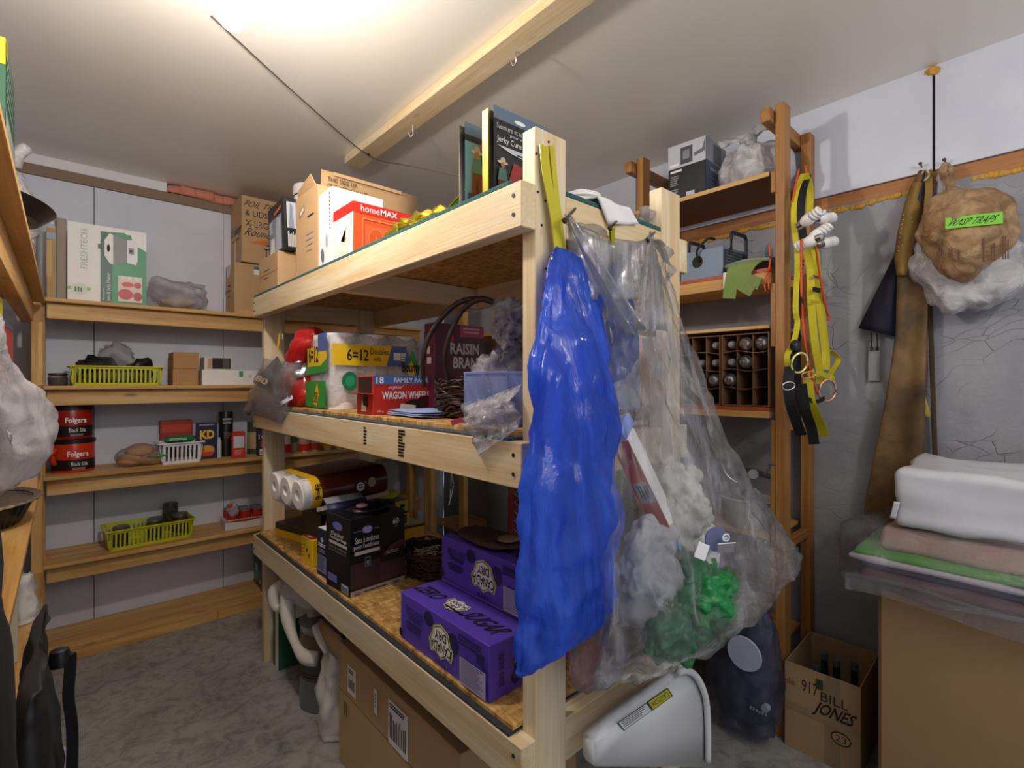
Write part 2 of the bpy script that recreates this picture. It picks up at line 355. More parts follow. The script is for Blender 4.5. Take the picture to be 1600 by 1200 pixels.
# right wall: parged concrete below, sill plate with spray foam, white sheets above
wr = box('wall_right', XR + .012, XR + .1, YF, YB, 0, ZC, GAP, bev=0, kind='structure')
def parge(u, v):
    y, z = YF + (YB - YF) * u, 1.985 * v; return (XR + .012 - .010 + .008 * nz((0, y, z), 5, 2), y, z)
sheet('parging', parge, 150, 70, PG, wr, 0)
SILL = wood('sill_plate', '#c08a58', '#a56a3c', '#7c4a28', 'y', .7, .3)
box('sill_plate', XR + .002, XR + .012, YF, YB, 1.975, 2.034, SILL, wr, .002)
seam = at(1457, 200, x=XR).y
ys = [YF, seam - .004, seam + 1.22, seam + 2.44, YB]
for a, b in zip(ys, ys[1:]): box('wall_panel', XR - .006, XR + .012, a + .004, b - .004, 2.036, ZC, WP, wr, .001)
bm = bmesh.new()
for i in range(420):
    y = YF + (YB - YF) * i / 420; bmesh.ops.create_icosphere(bm, subdivisions=1, radius=.009 + .007 * random.random(), matrix=Matrix.Translation((XR + .004, y, 1.972 + .012 * nz((0, y, 0), 4)))) 
for v in bm.verts: v.co.x = min(v.co.x, XR + .01)
crumple(bm, .006, 50, 2); obj('spray_foam', bm, mat('#c99a3e', .8, bump=.4, vary=.25), wr, True, kind='stuff')
sf = at(1457, 108, x=XR); blob('foam_dab', (XR - .004, sf.y, 2.385), (.014, .022, .016), mat('#d09a40', .8, bump=.5), wr, .4, 60)
# ceiling beam, hooks and cord
bt = thing('ceiling_beam', 'pale timber beam fixed under the white ceiling, running towards the back', 'beam')
box('timber', 1.026, 1.115, -.9, 2.37, ZC - .0385, ZC - .0005, PINE['y'], bt, .002)
def hook(px, h, m=STEEL, bend=.02):
    x, y, z = px; t = thing('wire_hook', h, 'hook', (x, y, z))
    tube('wire', [(0, 0, .002), (0, 0, -.02), (.004, bend * .3, -.034), (0, bend, -.04), (-.004, bend * 1.3, -.022)], .0018, m, t)
BZ = ZC - .0385
p = at(645, 196, z=BZ); hook(p, 'small bent white wire hook under the ceiling beam, nearer its far end', mat('#e8e8ea', .3, .3))
p = at(806, 80, z=BZ); hook(p, 'bent steel hook under the near end of the ceiling beam', STEEL, .015)
p = at(576, 240, z=BZ); q = thing('screw_eye', 'small screw eye under the far end of the beam holding the cord', 'screw', p); lathe('ring', [(.004, 0), (.008, -.004), (.004, -.010), (0, -.011)], NAIL, q, n=8)
p0 = at(330, 25, z=2.39); p1 = at(480, 163, y=2.02); p2 = at(576, 243, z=BZ - .008); p3 = at(650, 260, y=1.9); p4 = at(733, 277, y=1.35)
p5 = (1.15, .76, 1.75)
tag(tube('cord', [p0, p0.lerp(p2, .5) + Vector((0, 0, -.012)), p2, p2.lerp(p4, .5) + Vector((0, 0, -.006)), p4], .0022, mat('#4a423c', .7)), 'thin dark cord strung below the ceiling past the beam end', 'cord')
# the bare bulb that lights the room, just above the frame
lt = thing('ceiling_lamp', 'bare glowing light bulb in a white ceiling lampholder above the shelves', 'lamp', BULB_POS)
lathe('bulb', [(0, -.058), (.02, -.052), (.03, -.03), (.028, -.008), (.016, .02), (.013, .035)], emit('bulb_glow', '#fff4ea', BULB_STRENGTH), lt, n=16); box('stem', -.008, .008, -.008, .008, .075, .245, WHITE, lt, .002)
lathe('lampholder', [(.014, .03), (.022, .034), (.026, .06), (.05, .08), (.03, .10), (0, .10)], WHITE, lt, n=20)

lt = thing('ceiling_lamp', 'bare light bulb added behind the viewpoint as fill light, out of view', 'lamp', SECOND_POS)  # unseen bulb added as fill to brighten the ceiling and post ends
lathe('bulb', [(0, -.058), (.02, -.052), (.03, -.03), (.028, -.008), (.016, .02), (.013, .035)], emit('fill_bulb_glow', '#fff4ea', SECOND_STRENGTH), lt, n=16)
lathe('lampholder', [(.014, .03), (.022, .034), (.026, .06), (.05, .08), (.055, .2), (0, .2)], WHITE, lt, n=20)
# ------------------------------------------------------------------ the island shelf in the middle
IX0, IX1, IY0, IY1 = .645, 1.265, .69, 2.49
isl = thing('storage_rack', 'tall pale lumber shelving rack with carpeted decks standing mid room', 'shelf')
GREEN = carpet('green_carpet', '#1d4a4c', '#3f7a78'); BLUEC = carpet('slate_carpet', '#33404c', '#5d6b78'); DARKC = carpet('dark_carpet', '#23262c', '#45484e')
for nme, x in (('post', IX0 + .038), ('post', IX1 - .038 - .089)):
    for y in (IY0, IY1 - .038): box('post', x, x + .089, y, y + .038, 0, 1.79, PINE['z'], isl, .002)
OS = osb('strand_board')
for zt, cm, rim in ((1.675, GREEN, 0), (1.174, BLUEC, .022), (.594, DARKC, .014)):
    for x in (IX0, IX1 - .038): box('rail', x, x + .038, IY0 - .001 if x < 1 else IY0, IY1, zt - .089, zt, PINE['y'], isl, .002)
    for y in (IY0 + .001, IY1 - .037 - .0):
        box('rail', IX0 + .128, IX1 - .128, y, y + .036, zt - .089, zt, PINE['x'], isl, .002)
    box('rail', IX0 + .038, IX1 - .038, 1.57, 1.608, zt - .089, zt - .014, PINE['x'], isl, .002)
    if rim == 0:
        box('deck', IX0 + .038, IX1 - .038, IY0 + .038, IY1 - .038, zt - .012, zt, OS, isl, 0)
        box('carpet', IX0 + .003, IX1 - .003, IY0 + .039, IY1 - .002, zt, zt + .011, cm, isl, .002)
        box('carpet_edge', IX0 + .13, IX1 - .13, IY0 + .001, IY0 + .039, zt, zt + .011, cm, isl, .002)
    else:
        box('carpet', IX0 + .002, IX1 - .002, IY0 + .039, IY1 - .04, zt, zt + .006, cm, isl, .001)
        box('deck', IX0 + rim, IX1 - rim, IY0 + .040, IY1 - .041, zt + .006, zt + .017, OS, isl, .001)
SCR = mat('#1d1a16', .5)
bm = bmesh.new()
for zt in (1.675, 1.174, .594):
    for y in (IY0 + .022, IY1 - .02):
        for dz in (-.025, -.062):
            r = bmesh.ops.create_cone(bm, cap_ends=True, segments=8, radius1=.004, radius2=.004, depth=.002, matrix=Matrix.Translation((IX0 - .0008, y, zt + dz)) @ Matrix.Rotation(R(90), 4, 'Y'))
for u, v in ((838, 240), (840, 300), (852, 314), (846, 352), (853, 420), (857, 436), (857, 222)):
    q = at(u, v, y=IY0); bmesh.ops.create_cone(bm, cap_ends=True, segments=8, radius1=.0026, radius2=.0026, depth=.002, matrix=Matrix.Translation((q.x, IY0 - .0006, q.z)) @ Matrix.Rotation(R(90), 4, 'X'))
obj('screw', bm, SCR, isl, kind='stuff')
MID = Face(isl, (IX0, IY1, 1.085), (0, -(IY1 - IY0), 0), (0, 0, .089))
yv = lambda u, v: (IY1 - at(u, v, x=IX0).y) / (IY1 - IY0)
for u, wd, v0, v1, n, sd in ((571, .006, .25, .85, 6, 1), (628, .010, .12, .92, 9, 2)):
    c = yv(u, 690); MID.lines(c - wd, v0, c + wd, v1, n, INK, 'lumber_stamp', gap=.62, seed=sd)
# nails on the near end rail
ND = mat('#4a3a2c', .4, .9)
for (u, v), (u2, v2), lb in (((882, 345), (899, 326), 'bent dark nail in the end rail at the post, holding the clear bag'), ((953, 357), (966, 343), 'long nail in the middle of the rack end rail'), ((1012, 375), (1023, 363), 'long nail in the end rail beside the far post')):
    a = at(u, v, y=IY0 - .045); b = at(u2, v2, y=IY0 + .0)
    t = thing('nail', lb, 'nail', a); tube('shank', [(0, 0, 0), tuple(b - a)], .0028, ND, t, 6, 1)
    lathe('nail_head', [(0, -.002), (.006, -.002), (.006, .002), (0, .002)], ND, t, n=8).rotation_euler = (R(70), 0, 0)

# ------------------------------------------------------------------ back wall shelves
bk = thing('wall_shelf', 'wide aged pine shelves with five boards along the back wall', 'shelf')
BY0 = 3.062; X0, X1 = -.063, 1.90
KZ = (1.672, 1.273, .862, .463)
for z in KZ:
    box('shelf_board', X0 if z > 1.5 else -.085, X1, BY0, YB - .002, z - .018, z, OLDP['x'], bk, .002)
    box('rail', -.058, X1, BY0 + .035, BY0 + .073, z - .092, z - .018, OLDP['x'], bk, .002)
box('shelf_board', -.09, X1, BY0 + .01, YB - .002, .05, .07, OLDP['x'], bk, .002)
box('toe_board', -.06, .62, BY0 + .012, BY0 + .05, 0, .05, OLDP['x'], bk, .002); box('toe_board', .622, X1, BY0 + .012, BY0 + .05, 0, .05, OLDP['x'], bk, .002)
for x in (-.105, 1.86): box('post', x, x + .042, BY0 + .074, BY0 + .16, 0, 1.655, OLDP['z'], bk, .002)
# ------------------------------------------------------------------ left wall shelves
lf = thing('side_shelf', 'aged pine shelves along the left wall meeting the back shelves in the corner', 'shelf')
LX = -.063
for z, y0 in ((1.665, -.4), (1.28, 1.78), (.905, .2), (.46, .2)):
    box('shelf_board', XL + .002, LX if z > 1.5 else LX - .002, y0, 3.055 if z > 1.5 else 3.02, z - .018, z, OLDP['y'], lf, .002)
    if z > 1.5: box('rail', LX - .075, LX - .037, y0, 3.055, z - .112, z - .019, OLDP['y'], lf, .002)
box('post', LX - .042, LX - .004, 2.985, 3.058, 0, 1.553, OLDP['z'], lf, .002)
box('post', LX - .08, LX - .043, .3, .36, 0, 1.55, OLDP['z'], lf, .002)
# ------------------------------------------------------------------ right wall rack
rr = thing('narrow_rack', 'brown wooden rack with narrow shelves against the grey right wall', 'shelf')
RX = 1.94
def frame(y, top=2.31):
    box('post', RX, RX + .062, y, y + .032, 0, top, BROWN['z'], rr, .002)
    box('post', XR - .066, XR - .014, y, y + .036, 0, top - .02, BROWN['z'], rr, .002)
    box('cross_bar', RX - .035, XR - .02, y + .037, y + .07, top - .068, top - .018, BROWN['x'], rr, .002)
    for z in (.72, 1.16): box('cross_bar', RX + .064, XR - .068, y + .004, y + .03, z - .05, z - .016, BROWN['x'], rr, .002)
    for z0, z1 in ((1.99, 2.068), (1.42, 1.655), (.99, 1.15), (.5, .98)): box('cleat', RX + .004, RX + .05, y + .033, y + .05, z0, z1, BROWN['z'], rr, .002)
frame(.680); frame(1.275, 2.31)
SH = mat('#a8502c', .5, bump=.1)
for z in (2.067,): box('shelf_board', RX - .002, XR - .014, .732, 1.32, z - .014, z, mat('#7a4a28', .6, bump=.1), rr, .002); box('edge_strip', RX - .006, RX - .002, .732, 1.32, z - .016, z + .001, OLDP['y'], rr, .001)
box('shelf_board', RX, XR - .014, .732, 1.32, 1.70, 1.715, SH, rr, .002); box('edge_strip', RX - .002, RX + .04, .732, 1.32, 1.655, 1.70, OLDP['y'], rr, .002); box('shelf_panel', RX + .045, XR - .014, .732, 1.32, 1.67, 1.70, OLDP['y'], rr, .001)
box('shelf_board', RX - .004, XR - .014, .732, 1.32, 1.49, 1.503, OLDP['y'], rr, .002)
box('shelf_board', RX, XR - .014, .732, 1.32, 1.18, 1.195, SH, rr, .002); box('edge_strip', RX - .004, RX + .05, .732, 1.32, 1.155, 1.18, OLDP['y'], rr, .002)
box('shelf_board', RX, XR - .014, .732, 1.32, .705, .72, OLDP['y'], rr, .002); box('shelf_board', RX, XR - .014, .732, 1.32, .28, .297, OLDP['y'], rr, .002)
rr2 = thing('narrow_rack', 'second wooden rack deeper along the right wall, seen through the middle rack', 'shelf')
for y in (1.95, 2.63):
    box('post', RX, RX + .04, y, y + .05, 0, 2.02, OLDP['z'], rr2, .002); box('post', XR - .06, XR - .014, y, y + .04, 0, 2.02, OLDP['z'], rr2, .002)
for z in (1.60, 1.08, .30): box('shelf_board', RX + .042, XR - .014, 1.6, 3.04, z - .02, z, OLDP['y'], rr2, .002)
box('post', 1.905, 1.97, 3.04, 3.058, 0, 1.65, OLDP['z'], bk, .002)
# ------------------------------------------------------------------ island, top deck (z 1.686)
ZT, ZM, ZB = 1.686, 1.191, .611
RED = mat('#d3271c', .4); ORANGE = mat('#e2561c', .4); DKBLUE = mat('#20264a', .45); BLACK = mat('#141416', .4); MAROON = mat('#5a1c34', .4)
b = Box('small_carton', 'small plain cardboard carton on the far front corner of the top deck', 'box', (.664, 2.20, ZT), (.075, .27, .155), CARD)
b.L.lines(.30, .30, .62, .62, 3, INK, 'marker_writing', gap=.2); b.L.rect(.0, .49, 1, .51, CARD2, 'flap_seam')
b = Box('product_box', 'black box with grey photographs lying on the small carton of the top deck', 'box', (.68, 2.165, ZT + .156), (.052, .25, .215), BLACK, rot=(R(1), R(-2), R(-3)))
G1 = mat('#8d96a8', .5); G2 = mat('#c3c9d4', .5)
b.L.rect(.08, .05, .9, .72, G1, 'photograph'); b.L.poly([(.5, .05), (.85, .05), (.8, .66), (.6, .70), (.52, .4)], G2, 'photograph'); b.L.poly([(.12, .05), (.45, .05), (.42, .34), (.2, .36)], WHITE, 'photograph')
b.L.poly([(.45, .77), (.9, .82), (.9, .88), (.45, .82)], mat('#e0742a', .4), 'print_stripe'); b.L.lines(.12, .45, .36, .68, 7, WHITE)
b.F.rect(.25, .42, .95, .92, G2, 'photograph'); b.F.poly([(.4, .42), (.8, .42), (.7, .85), (.5, .9)], G1, 'photograph'); b.F.lines(.3, .06, .95, .38, 10, WHITE, vert=True)
t = thing('canister', 'tall white plastic canister behind the black photo box on the top deck', 'canister', (.875, 2.46, ZT - 0))
lathe('body', [(0, 0), (.055, 0), (.058, .01), (.058, .49), (.05, .50)], WHITE, t); lathe('lid', [(.058, .50), (.062, .505), (.062, .535), (.056, .55), (0, .552)], WHITE, t)
for i in range(2): lathe('rib', [(.0585, .46 - i * .3), (.06, .465 - i * .3), (.0585, .47 - i * .3)], WHITE, t)
# tall open carton
b = Box('tall_carton', 'tall open cardboard carton with a cut hand hole on the top deck', 'box', (.664, 1.768, ZT), (.085, .21, .305), CARD, open_top=True)
b.F.rect(.0, .0, .02, 1, CARD2, 'edge'); b.L.poly([(.18, .72), (.42, .78), (.42, .86), (.18, .80)], CARDIN, 'hand_hole'); b.L.poly([(.22, .74), (.40, .79), (.40, .84), (.22, .79)], mat('#e8e2d6', .7), 'hand_hole_paper')
b.L.lines(.52, .22, .90, .48, 4, GREYP, 'marker_writing', gap=.2); b.L.lines(.6, .66, .9, .69, 1, INK)
bm = bmesh.new(); bm.faces.new([bm.verts.new(q) for q in ((.002, .19, .303), (.002, .012, .303), (-.012, .03, .345), (-.008, .17, .322))]); o = obj('flap', bm, CARD, b.t); md = o.modifiers.new('t', 'SOLIDIFY'); md.thickness = .003
b = Box('large_carton', 'large brown carton with a raised printed flap behind the tall white box', 'box', (.76, 1.992, ZT), (.44, .25, .30), CARD)
fl = sheet('flap', lambda u, v: (.0 + .44 * u, -.004 - .01 * v, .30 + .15 * v), 4, 3, CARD, b.t, .003)
ff = Face(b.t, (.0, -.016, .30), (.44, 0, 0), (0, -.008, .15)); ff.text('THIS SIDE UP', .05, .72, .33, .84, INK); ff.text('CE COTE EN HAUT', .05, .54, .44, .66, INK); ff.rect(.1, .90, .8, .99, mat('#d4b083', .8), 'tape')
b = Box('product_box', 'tall white product box with dotted black print beside the open carton', 'box', (.668, 1.645, ZT), (.19, .118, .262), WHITE)
[b.L.rect(.86, .46 + .05 * i, .92, .485 + .05 * i, INK, 'dotted_print') for i in range(10)]; b.L.disc(.38, .16, .10, .09, mat('#6a7078', .4), 'picture'); b.L.disc(.68, .34, .05, .09, mat('#b8bec6', .4), 'picture')
b.L.rect(.1, .3, .6, .302, GREYP, 'print_line'); b.F.poly([(.12, .55), (.95, .5), (.95, .72), (.75, .80), (.45, .84), (.3, .70), (.2, .72)], mat('#f0a050', .5), 'picture'); b.F.poly([(.38, .72), (.5, .70), (.52, .8), (.42, .82)], mat('#d8482a', .5), 'picture')
b = Box('speaker_box', 'orange and white product box with a red top band on the top deck', 'box', (.668, 1.478, ZT), (.245, .152, .168), ORANGE)
b.F.rect(0, .80, 1, 1, RED, 'band'); b.F.text('home', .10, .84, .36, .965, WHITE); b.F.text('MAX', .375, .845, .62, .955, WHITE, bold=.02)
LO = mat('#f08a55', .5)
def ring(f, u0, v0, u1, v1, m, t=.012, tv=.02):
    for q in ((u0, v0, u1, v0 + tv), (u0, v1 - tv, u1, v1), (u0, v0 + tv, u0 + t, v1 - tv), (u1 - t, v0 + tv, u1, v1 - tv)): f.rect(*q, m, 'outline')
ring(b.F, .12, .06, .62, .72, LO); b.F.rect(.15, .12, .59, .60, mat('#e0653a', .5), 'picture'); b.F.disc(.31, .36, .11, .20, LO, 'picture'); b.F.disc(.31, .36, .1, .185, ORANGE, 'picture'); b.F.text('A', .28, .30, .34, .42, LO); b.F.rect(.45, .14, .56, .58, LO, 'picture')
b.L.rect(0, 0, 1, .80, WHITE, 'photo_side'); b.L.rect(0, .80, 1, 1, RED, 'band'); b.L.poly([(.28, .1), (.7, .05), (.86, .25), (.9, .6), (.8, .72), (.68, .6), (.6, .3), (.4, .35), (.3, .2)], mat('#f3d7c6', .5), 'picture'); b.L.disc(.62, .36, .05, .03, mat('#55453c', .5), 'picture')
b.L.poly([(.05, .12), (.2, .1), (.28, .45), (.2, .7), (.08, .5)], mat('#f6e4da', .5), 'picture')
b.T.rect(.02, .02, .98, .98, mat('#e89a4a', .5), 'top_print')
t = thing('storage_bin', 'clear plastic storage bin with lid far back on the top deck', 'bin', (.93, 1.49, ZT))
TUB = film('clear_tub', '#dfe4ea', .45, .15, .1, 8)
bm = bmesh.new(); bbox(bm, 0, .20, 0, .26, 0, .15, .012, 2); obj('tub', bm, TUB, t, True); box('lid', -.008, .208, -.008, .268, .15, .166, TUB, t, .005); Face(t, (.02, -.003, .04), (.15, 0, 0), (0, 0, .08)).lines(.1, .3, .9, .8, 4, GREYP)
# gold foil bag
GOLD = mat('#c9b428', .16, .85, bump=.5, bscale=26, vary=.15)
t = thing('foil_bag', 'crumpled shiny gold foil bag lying at the front edge of the top deck', 'bag', (.70, 1.14, ZT))
blob('bag_body', (.035, .04, .033), (.05, .15, .034), GOLD, t, .55, 22, 4, 4, .001, True)
sheet('bag_seal', lambda u, v: (.01 + .06 * v, -.10 - .09 * u, .03 + .035 * u + .012 * math.sin(9 * v)), 6, 8, GOLD, t, .002)
blob('bag_fold', (.02, .14, .03), (.035, .07, .03), GOLD, t, .6, 25, 9, 3, .001, True)
# jerky seasoning pouches
GB = mat('#5f7588', .4); GOLDM = mat('#c8b23c', .3, .6)
def pouch(label, loc, w, h, rz, side):
    t = thing('seasoning_pouch', label, 'pouch', loc, rz); hd = .022
    def f(s): return lambda u, v: (w * u, s * hd * math.sin(math.pi * u) ** .7 * max(0, 1 - v * 1.1) ** .6, h * v)
    sheet('front_film', f(-1), 10, 10, BLACK, t, .001); sheet('back_film', f(1), 10, 10, GOLDM, t, .001); box('gold_seam', -.002, .003, -.006, .016, 0, h, GOLDM, t, .001) if side > 0 else None
    F = Face(t, (0, -hd - .0005, 0), (w, 0, 0), (0, 0, h)); F.k = 0; F.rect(0, 0, 1, 1, BLACK, 'printed_front')
    F.rect(0, .87, 1, 1, GB, 'header'); return t, F
t, F = pouch('black and red meat seasoning pouch with gold side seam standing against the front post', (.70, .86, ZT), .165, .212, R(-2), 1)
F.disc(.46, .915, .10, .022, WHITE, 'hang_hole'); F.text('Saumure et assaisonnement', .05, .775, .95, .83, G2); F.text('pour viande séchée', .28, .715, .9, .76, G2); F.text('Jerky Cure & Seasoning', .05, .62, .98, .70, WHITE)
F.poly([(.05, .60), (.3, .55), (.98, .50), (.98, .58), (.5, .60)], G2, 'swoosh'); F.lines(.4, .535, .9, .565, 1, INK)
F.poly([(.22, .18), (.34, .46), (.98, .40), (.98, .05), (.6, .08)], mat('#9a2a22', .4), 'meat_picture'); F.poly([(.4, .25), (.5, .38), (.75, .36), (.8, .2), (.6, .14)], mat('#6a1512', .35), 'meat_picture')
F.poly([(.3, .20), (.55, .12), (.98, .03), (.98, .0), (.5, .08)], G2, 'swoosh')
def cowboy(F, cu, v0, s):
    F.disc(cu + .01, v0 + .505 * s, .115 * s, .022 * s, mat('#cfc6b0', .6), 'hat_picture', 12); F.disc(cu + .015, v0 + .535 * s, .055 * s, .04 * s, mat('#b8ad94', .6), 'hat_picture', 12); F.disc(cu + .01, v0 + .47 * s, .045 * s, .04 * s, mat('#a87a58', .6), 'face_picture', 10)
    F.poly([(cu - .10 * s, v0 + .26 * s), (cu + .12 * s, v0 + .26 * s), (cu + .08 * s, v0 + .43 * s), (cu - .06 * s, v0 + .43 * s)], mat('#5a8a84', .6), 'shirt_picture'); F.poly([(cu - .10 * s, v0), (cu - .02 * s, v0), (cu, v0 + .2 * s), (cu + .06 * s, v0), (cu + .13 * s, v0), (cu + .1 * s, v0 + .27 * s), (cu - .08 * s, v0 + .27 * s)], mat('#7a4030', .6), 'trousers_picture')
cowboy(F, .13, .02, .8)
t, F = pouch('black seasoning pouch with a rider picture standing behind the gold seamed pouch', (.70, .965, ZT), .15, .215, R(-3), -1)
F.poly([(.0, .1), (.3, .1), (.3, .8), (0, .8)], mat('#6fa0ac', .5), 'sky_picture'); cowboy(F, .22, .2, 1.0); F.poly([(.3, .74), (.55, .78), (.5, .84), (.28, .80)], RED, 'badge'); F.text('X', .2, .1, .3, .2, WHITE); F.poly([(.04, .14), (.2, .1), (.22, .2), (.06, .24)], mat('#4a3a70', .5), 'bag_picture')
# white cover and small things at the end of the deck
HAZE = film('white_film', '#e9e9ec', .75, .3, .4, 18)
t = thing('white_bag', 'white cloth bag slumped over the rack end rail by the front post', 'bag', (.0, .0, 0))
def wb_(u, v):
    x = .855 + .115 * u + .02 * v; s = v
    if s < .55: return (x, .705 + .13 * (1 - s / .55), ZT + .012 + .02 * math.sin(5 * u) * (1 - s))
    q = (s - .55) / .45; return (x + .03 * q, .684 - .004 * math.sin(7 * u), ZT + .012 - .055 * q * (1 - .45 * u))
sheet('cloth', wb_, 14, 14, mat('#eceaea', .7, bump=.4, bscale=20), t, .004)
t = thing('white_jar', 'white lidded jar behind the white bag at the end of the top deck', 'jar', (1.02, .86, ZT)); lathe('body', [(0, 0), (.05, 0), (.052, .006), (.052, .075), (.045, .082)], WHITE, t); lathe('lid', [(.046, .082), (.054, .084), (.054, .094), (.02, .1), (.018, .11), (0, .112)], WHITE, t)
CRK = film('crinkly_film', '#e6e6ee', .42, .1, 1.0, 30, .4)
t = thing('plastic_wad', 'small wad of clear crinkled plastic beside the far post of the top deck', 'plastic', (1.148, .735, ZT)); blob('film', (0, 0, .035), (.028, .028, .036), CRK, t, .5, 40, 3, 3, .001, True)
# ------------------------------------------------------------------ island, middle deck
FACEW = mat('#f4f2f0', .6, bump=.15, bscale=50)
def towel_rolls(t, x0, y0, nx, ny, r, h):
    for i in range(nx):
        for j in range(ny): lathe('roll', [(.02, 0), (r, 0), (r, h), (.02, h), (.02, 0)], FACEW, t, (x0 + r + 2 * r * i, y0 + r + 2 * r * j, 0), n=20)
YEL = mat('#f0c81e', .4); GRN = mat('#2f9a3c', .4)
t = thing('paper_towel_pack', 'plastic wrapped pack of white paper towel rolls with a yellow band, mid shelf', 'paper towels', (.70, 1.745, ZM), R(-3))
towel_rolls(t, .004, .004, 3, 2, .0595, .278)
WR = film('towel_wrap', '#f6f6f8', .30, .12, .5, 16, .4)
bm = bmesh.new(); bbox(bm, -.002, .368, -.002, .25, -.0005, .285, .045, 4); crumple(bm, .006, 14, 3, 0.0); obj('wrap', bm, WR, t, True)
F = Face(t, (0, -.006, 0), (.355, 0, 0), (0, 0, .285)); F.k = 3
F.rect(.02, .56, .70, .83, YEL, 'band'); F.poly([(.60, .56), (.83, .56), (.87, .66), (.83, .83), (.66, .83)], mat('#4c6aa8', .4), 'band'); F.text('6=12', .17, .62, .40, .77, INK, bold=.02); F.text('Doubles', .42, .71, .62, .79, INK); F.text('rolls', .46, .62, .54, .68, INK); F.rect(.68, .64, .76, .74, WHITE, 'badge'); F.lines(.765, .62, .83, .74, 4, WHITE)
F.poly([(.82, .52), (.91, .28), (1.0, .52), (.91, .80)], GRN, 'emblem'); F.poly([(.83, .50), (.89, .34), (.95, .50), (.89, .64)], YEL, 'emblem'); F.text('Bounty', .78, .44, 1.0, .62, INK, bold=.03); F.lines(.42, .36, .62, .42, 2, mat('#c88080', .5))
F.disc(.20, .36, .085, .12, mat('#1f7a55', .4), 'seal'); F.disc(.20, .36, .05, .07, mat('#2f9a72', .4), 'seal'); F.lines(.16, .1, .24, .2, 3, GREYP)
L = Face(t, (-.006, .25, 0), (0, -.25, 0), (0, 0, .285)); L.k = 3
L.rect(.10, .50, .98, .80, YEL, 'band'); L.rect(.6, .74, .98, .97, mat('#4c6aa8', .4), 'band'); L.poly([(.05, .44), (.98, .48), (.98, .64), (.72, .56), (.05, .55)], GRN, 'band'); L.text('6=12', .18, .60, .62, .82, INK, bold=.02)
L.rect(.02, .02, .95, .36, GRN, 'band'); L.poly([(.4, .06), (.58, .04), (.66, .2), (.58, .34), (.46, .2)], YEL, 'emblem'); L.text('Bounty', .38, .08, .68, .22, INK, 90, .02)
# red and white snack bag + translucent bag with a dark sheet
t = thing('snack_bag', 'red crinkled snack bag stuffed beside the paper towel pack on the mid shelf', 'bag', (.715, 2.10, ZM), R(0))
RB = mat('#b81f1c', .3, 0, .4, 14, .15, .3)
loft('bag_body', [(.0, .0, .0, .05, .05), (-.005, .0, .06, .055, .10), (.0, -.01, .14, .05, .05), (.0, -.03, .19, .05, .07), (.01, -.05, .26, .055, .10), (.01, -.06, .30, .035, .08), (.01, -.06, .315, .01, .07)], RB, t, 28, 5, (.08, 6), (.02, 14), 5, zmin=.001)
SIL = mat('#cfd0d6', .18, .9, bump=.8, bscale=40)
loft('foil_neck', [(-.005, -.005, .12, .057, .062), (-.004, -.012, .15, .056, .058), (.0, -.02, .18, .056, .066)], SIL, t, 28, 4, (.09, 8), (.02, 25), 6)
F = Face(t, (-.068, .06, .20), (0, -.12, 0), (0, 0, .1)); F.poly([(.0, .2), (.35, .5), (.45, 1.0), (.25, .9)], YEL, 'print'); F.text('S', .62, .7, .74, .9, WHITE, bold=.02)
F = Face(t, (-.064, .02, .02), (0, -.10, 0), (0, 0, .09)); F.poly([(.5, .35), (.72, .4), (.66, .75), (.5, .7)], INK, 'badge'); F.disc(.86, .22, .06, .06, WHITE, 'badge', 12)
t = thing('translucent_bag', 'clear plastic bag holding a dark grey sheet, hanging off the far corner of mid shelf', 'bag', (0, 0, 0))
Cc = lambda u, v, x=.64: tuple(at(u, v, x=x))
DG = mat('#4a4d52', .5)
def quad(name, P, m, parent, th=.003, n=6, sag=0.0):
    A, B, C2, D = [Vector(p) for p in P]; nrm = (B - A).cross(D - A).normalized()
    return sheet(name, lambda u, v: A.lerp(B, u).lerp(D.lerp(C2, u), v) + nrm * sag * math.sin(math.pi * u) * math.sin(math.pi * v), n, n, m, parent, th)
quad('dark_sheet', [Cc(396, 597), Cc(433, 557, .66), Cc(462, 610, .69), Cc(436, 632, .655)], DG, t, .004, 6, 0)
quad('dark_fold', [Cc(408, 604, .65), Cc(440, 628, .66), Cc(458, 612, .70), Cc(455, 630, .69)], mat('#33353a', .5), t, .003)
CB = film('clear_bag', '#ececf4', .14, .12, .5, 16, .4)
A, B, C3, D = [Vector(p) for p in (Cc(379, 641, .632), Cc(414, 560, .64), Cc(470, 570, .67), Cc(440, 662, .636))]
sheet('film', lambda u, v: A.lerp(B, v).lerp(D.lerp(C3, v), u) + Vector((-.03 * math.sin(math.pi * u) * math.sin(math.pi * v) + .012 * nz((u * 5, v * 5, 1), 1, 4), .02 * nz((u * 4, v * 4, 5), 1, 2), 0)), 14, 14, CB, t, .0008)
quad('film_tail', [Cc(379, 641, .632), Cc(440, 662, .636), Cc(455, 640, .645), Cc(410, 606, .64)], CB, t, .0008, 10, .015)
quad('purple_strip', [Cc(384, 646, .631), Cc(404, 636, .631), Cc(404, 640, .631), Cc(388, 650, .631)], MAROON, t, .001, 3); quad('paper_strip', [Cc(436, 629, .634), Cc(456, 617, .66), Cc(458, 623, .66), Cc(440, 634, .634)], mat('#c9ccda', .5), t, .001, 3)
Face(t, Cc(396, 594, .61), (Vector(Cc(416, 604, .615)) - Vector(Cc(396, 594, .61))), (Vector(Cc(402, 584, .61)) - Vector(Cc(396, 594, .61)))).text('80', .05, .1, .95, .95, mat('#e0cfa8', .5), bold=.03)
